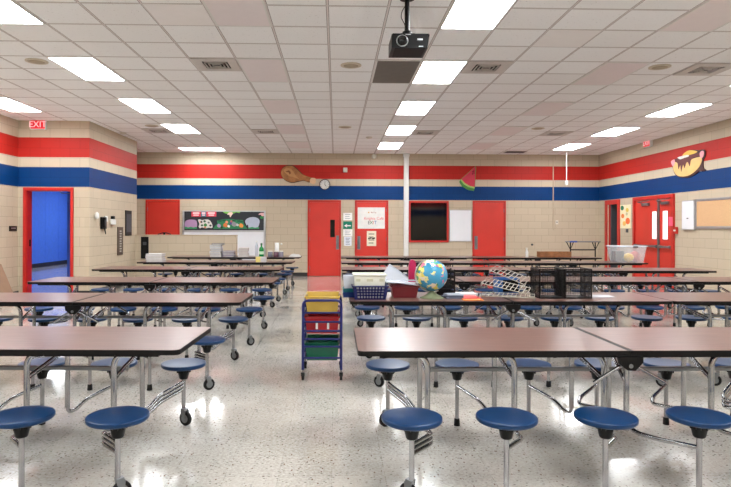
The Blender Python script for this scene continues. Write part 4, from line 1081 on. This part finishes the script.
# ---- far tables
def book_stack(px0, px1, Y, z, specs, loc_label):
    x0 = at(px0, 0, Y)[0]; x1 = at(px1, 0, Y)[0]; zz = z
    n = len(specs)
    for k, (h, rgb, dx) in enumerate(specs):
        hx = (x1-x0)/2
        pos = ('bottom' if k == 0 else 'top' if k == n-1 else ['', 'second', 'third', 'fourth', 'fifth', 'sixth', 'seventh'][k]+' from the bottom')
        o = thing('book', '%s, %s' % (loc_label, pos), 'book', ((x0+x1)/2+dx, Y+.15, zz), random.uniform(-.08, .08), loc_label.split(' book')[0]+' books')
        MB().box(-hx, -.11, 0, hx, .11, h*.14).box(-hx, -.11, h*.86, hx, .11, h).box(-hx, -.11, h*.14, -hx+.006, .11, h*.86).build('cover', pm('bk_%d_%d_%d' % rgb, rgb, .5), o)
        MB().box(-hx+.006, -.104, h*.14, hx-.008, .104, h*.86).build('pages', pm('page_edges', (196, 192, 184), .8), o)
        zz += h
book_stack(145.5, 162, 11.55, TZ, [(.04, (196, 196, 204), .01), (.035, (216, 216, 220), .0), (.045, (204, 202, 206), -.012), (.04, (222, 222, 226), 0)], 'white book in the stack at the left partition')
book_stack(210, 221, 13.6, TZ, [(.045, (200, 206, 216), 0), (.04, (150, 160, 176), .01), (.045, (210, 214, 220), -.01), (.05, (120, 128, 150), .01), (.045, (206, 212, 220), 0), (.05, (190, 200, 210), -.01), (.04, (36, 32, 46), .04)], 'grey book in the tall stack below the mural')
book_stack(222.5, 234, 13.6, TZ, [(.035, (60, 54, 120), 0), (.035, (90, 84, 150), .01), (.035, (50, 46, 96), -.01), (.03, (110, 100, 140), 0)], 'purple book in the low stack below the mural')
book_stack(238, 247.6, 13.6, TZ, [(.045, (206, 208, 214), 0), (.04, (190, 184, 190), .01), (.04, (216, 200, 200), -.01), (.045, (160, 150, 158), 0), (.04, (206, 188, 186), .01)], 'pinkish grey book in the stack at the partition end')
# green bottle
x = at(261.5, 0, 13.7)[0]
gb = thing('green_bottle', 'green plastic bottle standing before the whiteboard', 'bottle', (x, 13.72, TZ))
MB().lathe([(.05, 0), (.055, .01), (.055, .17), (.05, .20), (.025, .235), (.018, .25), (.018, .27)], 24).build('bottle_body', pm('bottle_green', (20, 130, 60), .2), gb)
MB().lathe([(.024, .27), (.024, .315), (.015, .32)], 20).build('bottle_cap', pm('cap_green', (12, 96, 46), .4), gb)
MB().lathe([(.0565, .06), (.0565, .13)], 24).build('bottle_label', pm('blabel', (190, 225, 190), .5), gb)
x = at(257.3, 0, 13.9)[0]
cb_ = thing('clear_bottle', 'tall pale translucent bottle left of the green bottle', 'bottle', (x-.02, 13.95, TZ))
MB().lathe([(.035, 0), (.04, .01), (.04, .24), (.018, .30), (.016, .33)], 20).build('bottle_body', M['clearlid'], cb_)
MB().lathe([(.02, .33), (.02, .37)], 16).build('bottle_cap', M['white'], cb_)
# small carton on row 5
x0 = at(256, 0, 11.6)[0]; x1 = at(266, 0, 11.6)[0]
o = tag(MB().box(x0, 11.6, TZ, x1, 11.75, TZ+.10, b=.002).build('carton', pm('carton_grey', (206, 206, 208), .6)), 'small pale carton with yellow end in front of green bottle', 'box')
MB().box(x0-.003, 11.597, TZ+.001, x0+.09, 11.753, TZ+.101).build('yellow_flap', pm('carton_yellow', (232, 214, 130), .6), o)
# jars and paper roll on row 6
for (px, rgb, lab) in ((270.3, (120, 120, 134), 'small grey jar, left of the jars near the paper roll'), (276, (104, 70, 84), 'small dark red jar under the paper roll spot'), (281, (132, 128, 142), 'small grey jar at the right near the paper roll')):
    x = at(px, 0, 13.65)[0]
    o = thing('jar', lab, 'jar', (x, 13.68, TZ))
    MB().lathe([(.055, 0), (.058, .01), (.058, .11), (.048, .12)], 20).build('jar_body', pm('jar_%d_%d_%d' % rgb, rgb, .25), o)
    MB().lathe([(.052, .12), (.052, .145)], 20).build('jar_lid', M['offw'], o)
x = at(277, 0, 13.9)[0]
tag(MB().lathe([(.02, 0), (.05, .001), (.05, .325), (.02, .326)], 24).build('paper_roll', M['paper'], None, (x, 13.9, TZ)), 'tall white paper roll standing behind the jars', 'paper roll')
x = at(295, 0, 13.7)[0]
q = MB().prism(sm([(-.12, 0), (.12, 0), (.125, .03), (.09, .055), (.03, .06), (-.04, .07), (-.10, .05), (-.125, .02)]), 'y', -.07, .07)
tag(q.build('cloth', M['paper'], None, (x, 13.72, TZ)), 'folded white cloth at the aisle end of farthest left table', 'cloth')
# row 6 right: spray bottle, wooden crate
x = at(527.7, 0, 13.7)[0]
sb = thing('spray_bottle', 'small white spray bottle on the farthest right table', 'bottle', (x, 13.75, TZ))
MB().lathe([(.033, 0), (.036, .01), (.036, .12), (.014, .17), (.014, .19)], 20).build('bottle_body', M['white'], sb)
MB().box(-.03, -.012, .19, .02, .012, .225, b=.004).box(-.026, -.006, .15, -.018, .006, .19).build('trigger_head', M['offw'], sb)
x0 = at(540.5, 0, 13.7)[0]; x1 = at(571, 0, 13.7)[0]
wc = thing('wooden_crate', 'low brown wooden crate on the farthest right table', 'crate', ((x0+x1)/2, 13.8, TZ))
hx = (x1-x0)/2; wm_ = plain('crate_wood', (146, 96, 56), .6, 0, .3, 12)
for s in (-1, 1):
    q = MB()
    for k in range(3): q.box(-hx, s*.13-.008, .004+k*.045, hx, s*.13+.008, .042+k*.045, b=.002)
    q.build('side_slats', wm_, wc)
    MB().box(s*hx-.008, -.12, 0, s*hx+.008, .12, .135, b=.002).build('end_board', wm_, wc)
MB().box(-hx+.01, -.12, .001, hx-.01, .12, .012).build('crate_floor', wm_, wc)
# clear tote on row 5 right
x0 = at(615.5, 0, 11.6)[0]; x1 = at(647.5, 0, 11.6)[0]
tt = thing('clear_tote', 'large clear plastic tote filled with items at the right', 'storage tote', ((x0+x1)/2, 11.80, TZ))
w_t = x1-x0
open_box(MB(), w_t, .36, .325, .84, .004).build('tote_body', M['clear'], tt); rim(MB(), w_t+.02, .38, .325, .011).build('tote_rim', M['clearlid'], tt)
MB().box(.04, -.20, .305, .14, -.185, .33, b=.003).build('tote_latch', M['black'], tt)
cx0 = tt.location.x
tag(MB().box(-.09, -.08, 0, .09, .08, .22, b=.004).build('grey_box', M['darkgrey'], None, (cx0-.165, 11.82, TZ+.006)), 'dark grey box inside the clear tote', 'box')
tag(MB().lathe([(.012, 0), (.08, .03), (.11, .09), (.08, .15), (.012, .18)], 24).build('yellow_ball', pm('ball_yellow', (240, 196, 40), .4), None, (cx0+.02, 11.76, TZ+.006)), 'yellow ball inside the clear tote', 'ball')
tag(MB().lathe([(.02, 0), (.06, .02), (.085, .10), (.07, .19), (.02, .22)], 20).build('pink_bundle', pm('bundle_pink', (226, 130, 130), .6), None, (cx0+.19, 11.85, TZ+.006)), 'pink bundle inside the clear tote at its right', 'bundle')
# rack near the far corner
rx0, rz1 = at(567.5, 241.8, 15.6); rx1, _ = at(603, 0, 15.6)
rk = thing('metal_rack', 'black metal rack on wheels by the far right corner', 'rack', ((rx0+rx1)/2, 15.75, 0))
hx = (rx1-rx0)/2
for s in (-1, 1):
    MB().tube([(s*(hx-.14), 0, .07), (s*(hx-.14), 0, rz1-.02)], .017, 8).tube([(s*(hx-.14), -.3, .07), (s*(hx-.14), .3, .07)], .016, 8).build('upright', M['black'], rk)
    MB().tube([(s*(hx-.03), 0, rz1), (s*(hx-.14), 0, rz1-.22), (s*(hx-.22), 0, rz1-.02)], .014, 8).build('corner_bracket', M['black'], rk)
    for t_ in (-1, 1): MB().lathe([(.02, -.014), (.035, -.014), (.035, .014), (.02, .014)], 16, T(s*(hx-.14), t_*.27, .035) @ R(PI/2, 'X')).build('caster', M['rubber'], rk)
MB().tube([(-hx, 0, rz1), (hx, 0, rz1)], .018, 8).build('top_bar', M['steel'], rk)
MB().tube([(-hx+.12, -.001, rz1), (-hx+.32, -.001, rz1)], .0215, 10).build('blue_grip', pm('grip_blue', (40, 80, 170), .4), rk)
MB().tube([(-hx+.14, 0, rz1-.22), (hx-.14, 0, rz1-.22)], .016, 8).tube([(-hx+.14, 0, .5), (hx-.14, 0, .5)], .014, 8).build('cross_bar', M['black'], rk)

# ------------------------------------------------------------------ bin cart in the aisle
CYf = 5.45; cxm = at(322.5, 0, CYf)[0]
ct = thing('bin_cart', 'blue rolling cart with yellow, red and green bins in the aisle', 'cart', (cxm, CYf, 0))
cw = .178; cd = .46; fb = pm('cart_blue', (16, 30, 98), .35)
for y in (0, cd):
    q = MB(); q.tube([(-cw, y, .10), (-cw, y, .745), (cw, y, .745), (cw, y, .10)], .0125, 12, fillet=.05)
    q.build('end_frame', fb, ct)
    for z in (.63, .545, .46, .385, .315, .21):
        MB().tube([(-cw, y, z), (cw, y, z)], .0095, 8).build('cross_rail', fb, ct)
for s in (-1, 1):
    for z in (.615, .42, .165):
        MB().tube([(s*cw, 0, z), (s*cw, cd, z)], .009, 8).build('side_rail', fb, ct)
    for y in (0, cd):
        MB().lathe([(.014, -.012), (.03, -.012), (.033, -.006), (.033, .006), (.03, .012), (.014, .012)], 20, T(s*cw, y+.01, .033) @ R(PI/2, 'Y')).box(s*cw-.017, y-.012, .04, s*cw+.017, y+.014, .075, b=.004).build('caster', M['rubber'], ct)
        MB().tube([(s*cw, y, .07), (s*cw, y, .12)], .009, 8).build('caster_stem', M['chrome'], ct)
def cart_bin(name, label, z, h, mat, w=.315):
    o = thing(name, label, 'bin', (cxm, CYf+cd/2, z))
    open_box(MB(), w, cd-.045, h, .9, .004).build('bin_body', mat, o); rim(MB(), w+.008, cd-.035, h, .007).build('bin_rim', mat, o)
    return o
cart_bin('yellow_bin', 'translucent yellow bin on top of the blue cart', .628, .145, M['yellowclear'])
tag(MB().box(-.12, -.16, 0, .12, .16, .09, b=.004).build('packed_papers', pm('brown_pack', (150, 120, 104), .7), None, (cxm, CYf+cd/2, .634)), 'brown stack of material inside the yellow cart bin', 'papers')
tag(MB().box(-.02, -.06, 0, .05, .06, .006).build('white_note', M['paper'], None, (cxm+.02, CYf+.2, .725), .5), 'white slip lying in the yellow cart bin', 'note')
rb = cart_bin('red_bin', 'dark red bin in the middle of the blue cart', .43, .155, pm('bin_red', (170, 26, 34), .35))
for s in (-.05, .055): MB().box(s-.01, -cd/2+.012, .045, s+.01, -cd/2+.021, .105).build('white_tab', M['paper'], rb)
cart_bin('green_bin', 'dark green bin lowest on the blue cart', .178, .165, pm('bin_green', (14, 96, 70), .35))

# unseen lamps added to light the blue hall
for y in (14.2, 18.5, 22.0):
    o = thing('hall_fill_light', 'unseen ceiling light added to light the blue hall beyond the doorway', 'ceiling light', (-8.6, y, 3.1), 0, 'added hall ceiling lights')
    MB().box(-.31, -.62, -.02, .31, .62, -.001, b=.004).build('fixture_frame', M['white'], o)
    MB().box(-.28, -.58, -.024, .28, .58, -.0205).build('diffuser', M['lamp'], o)
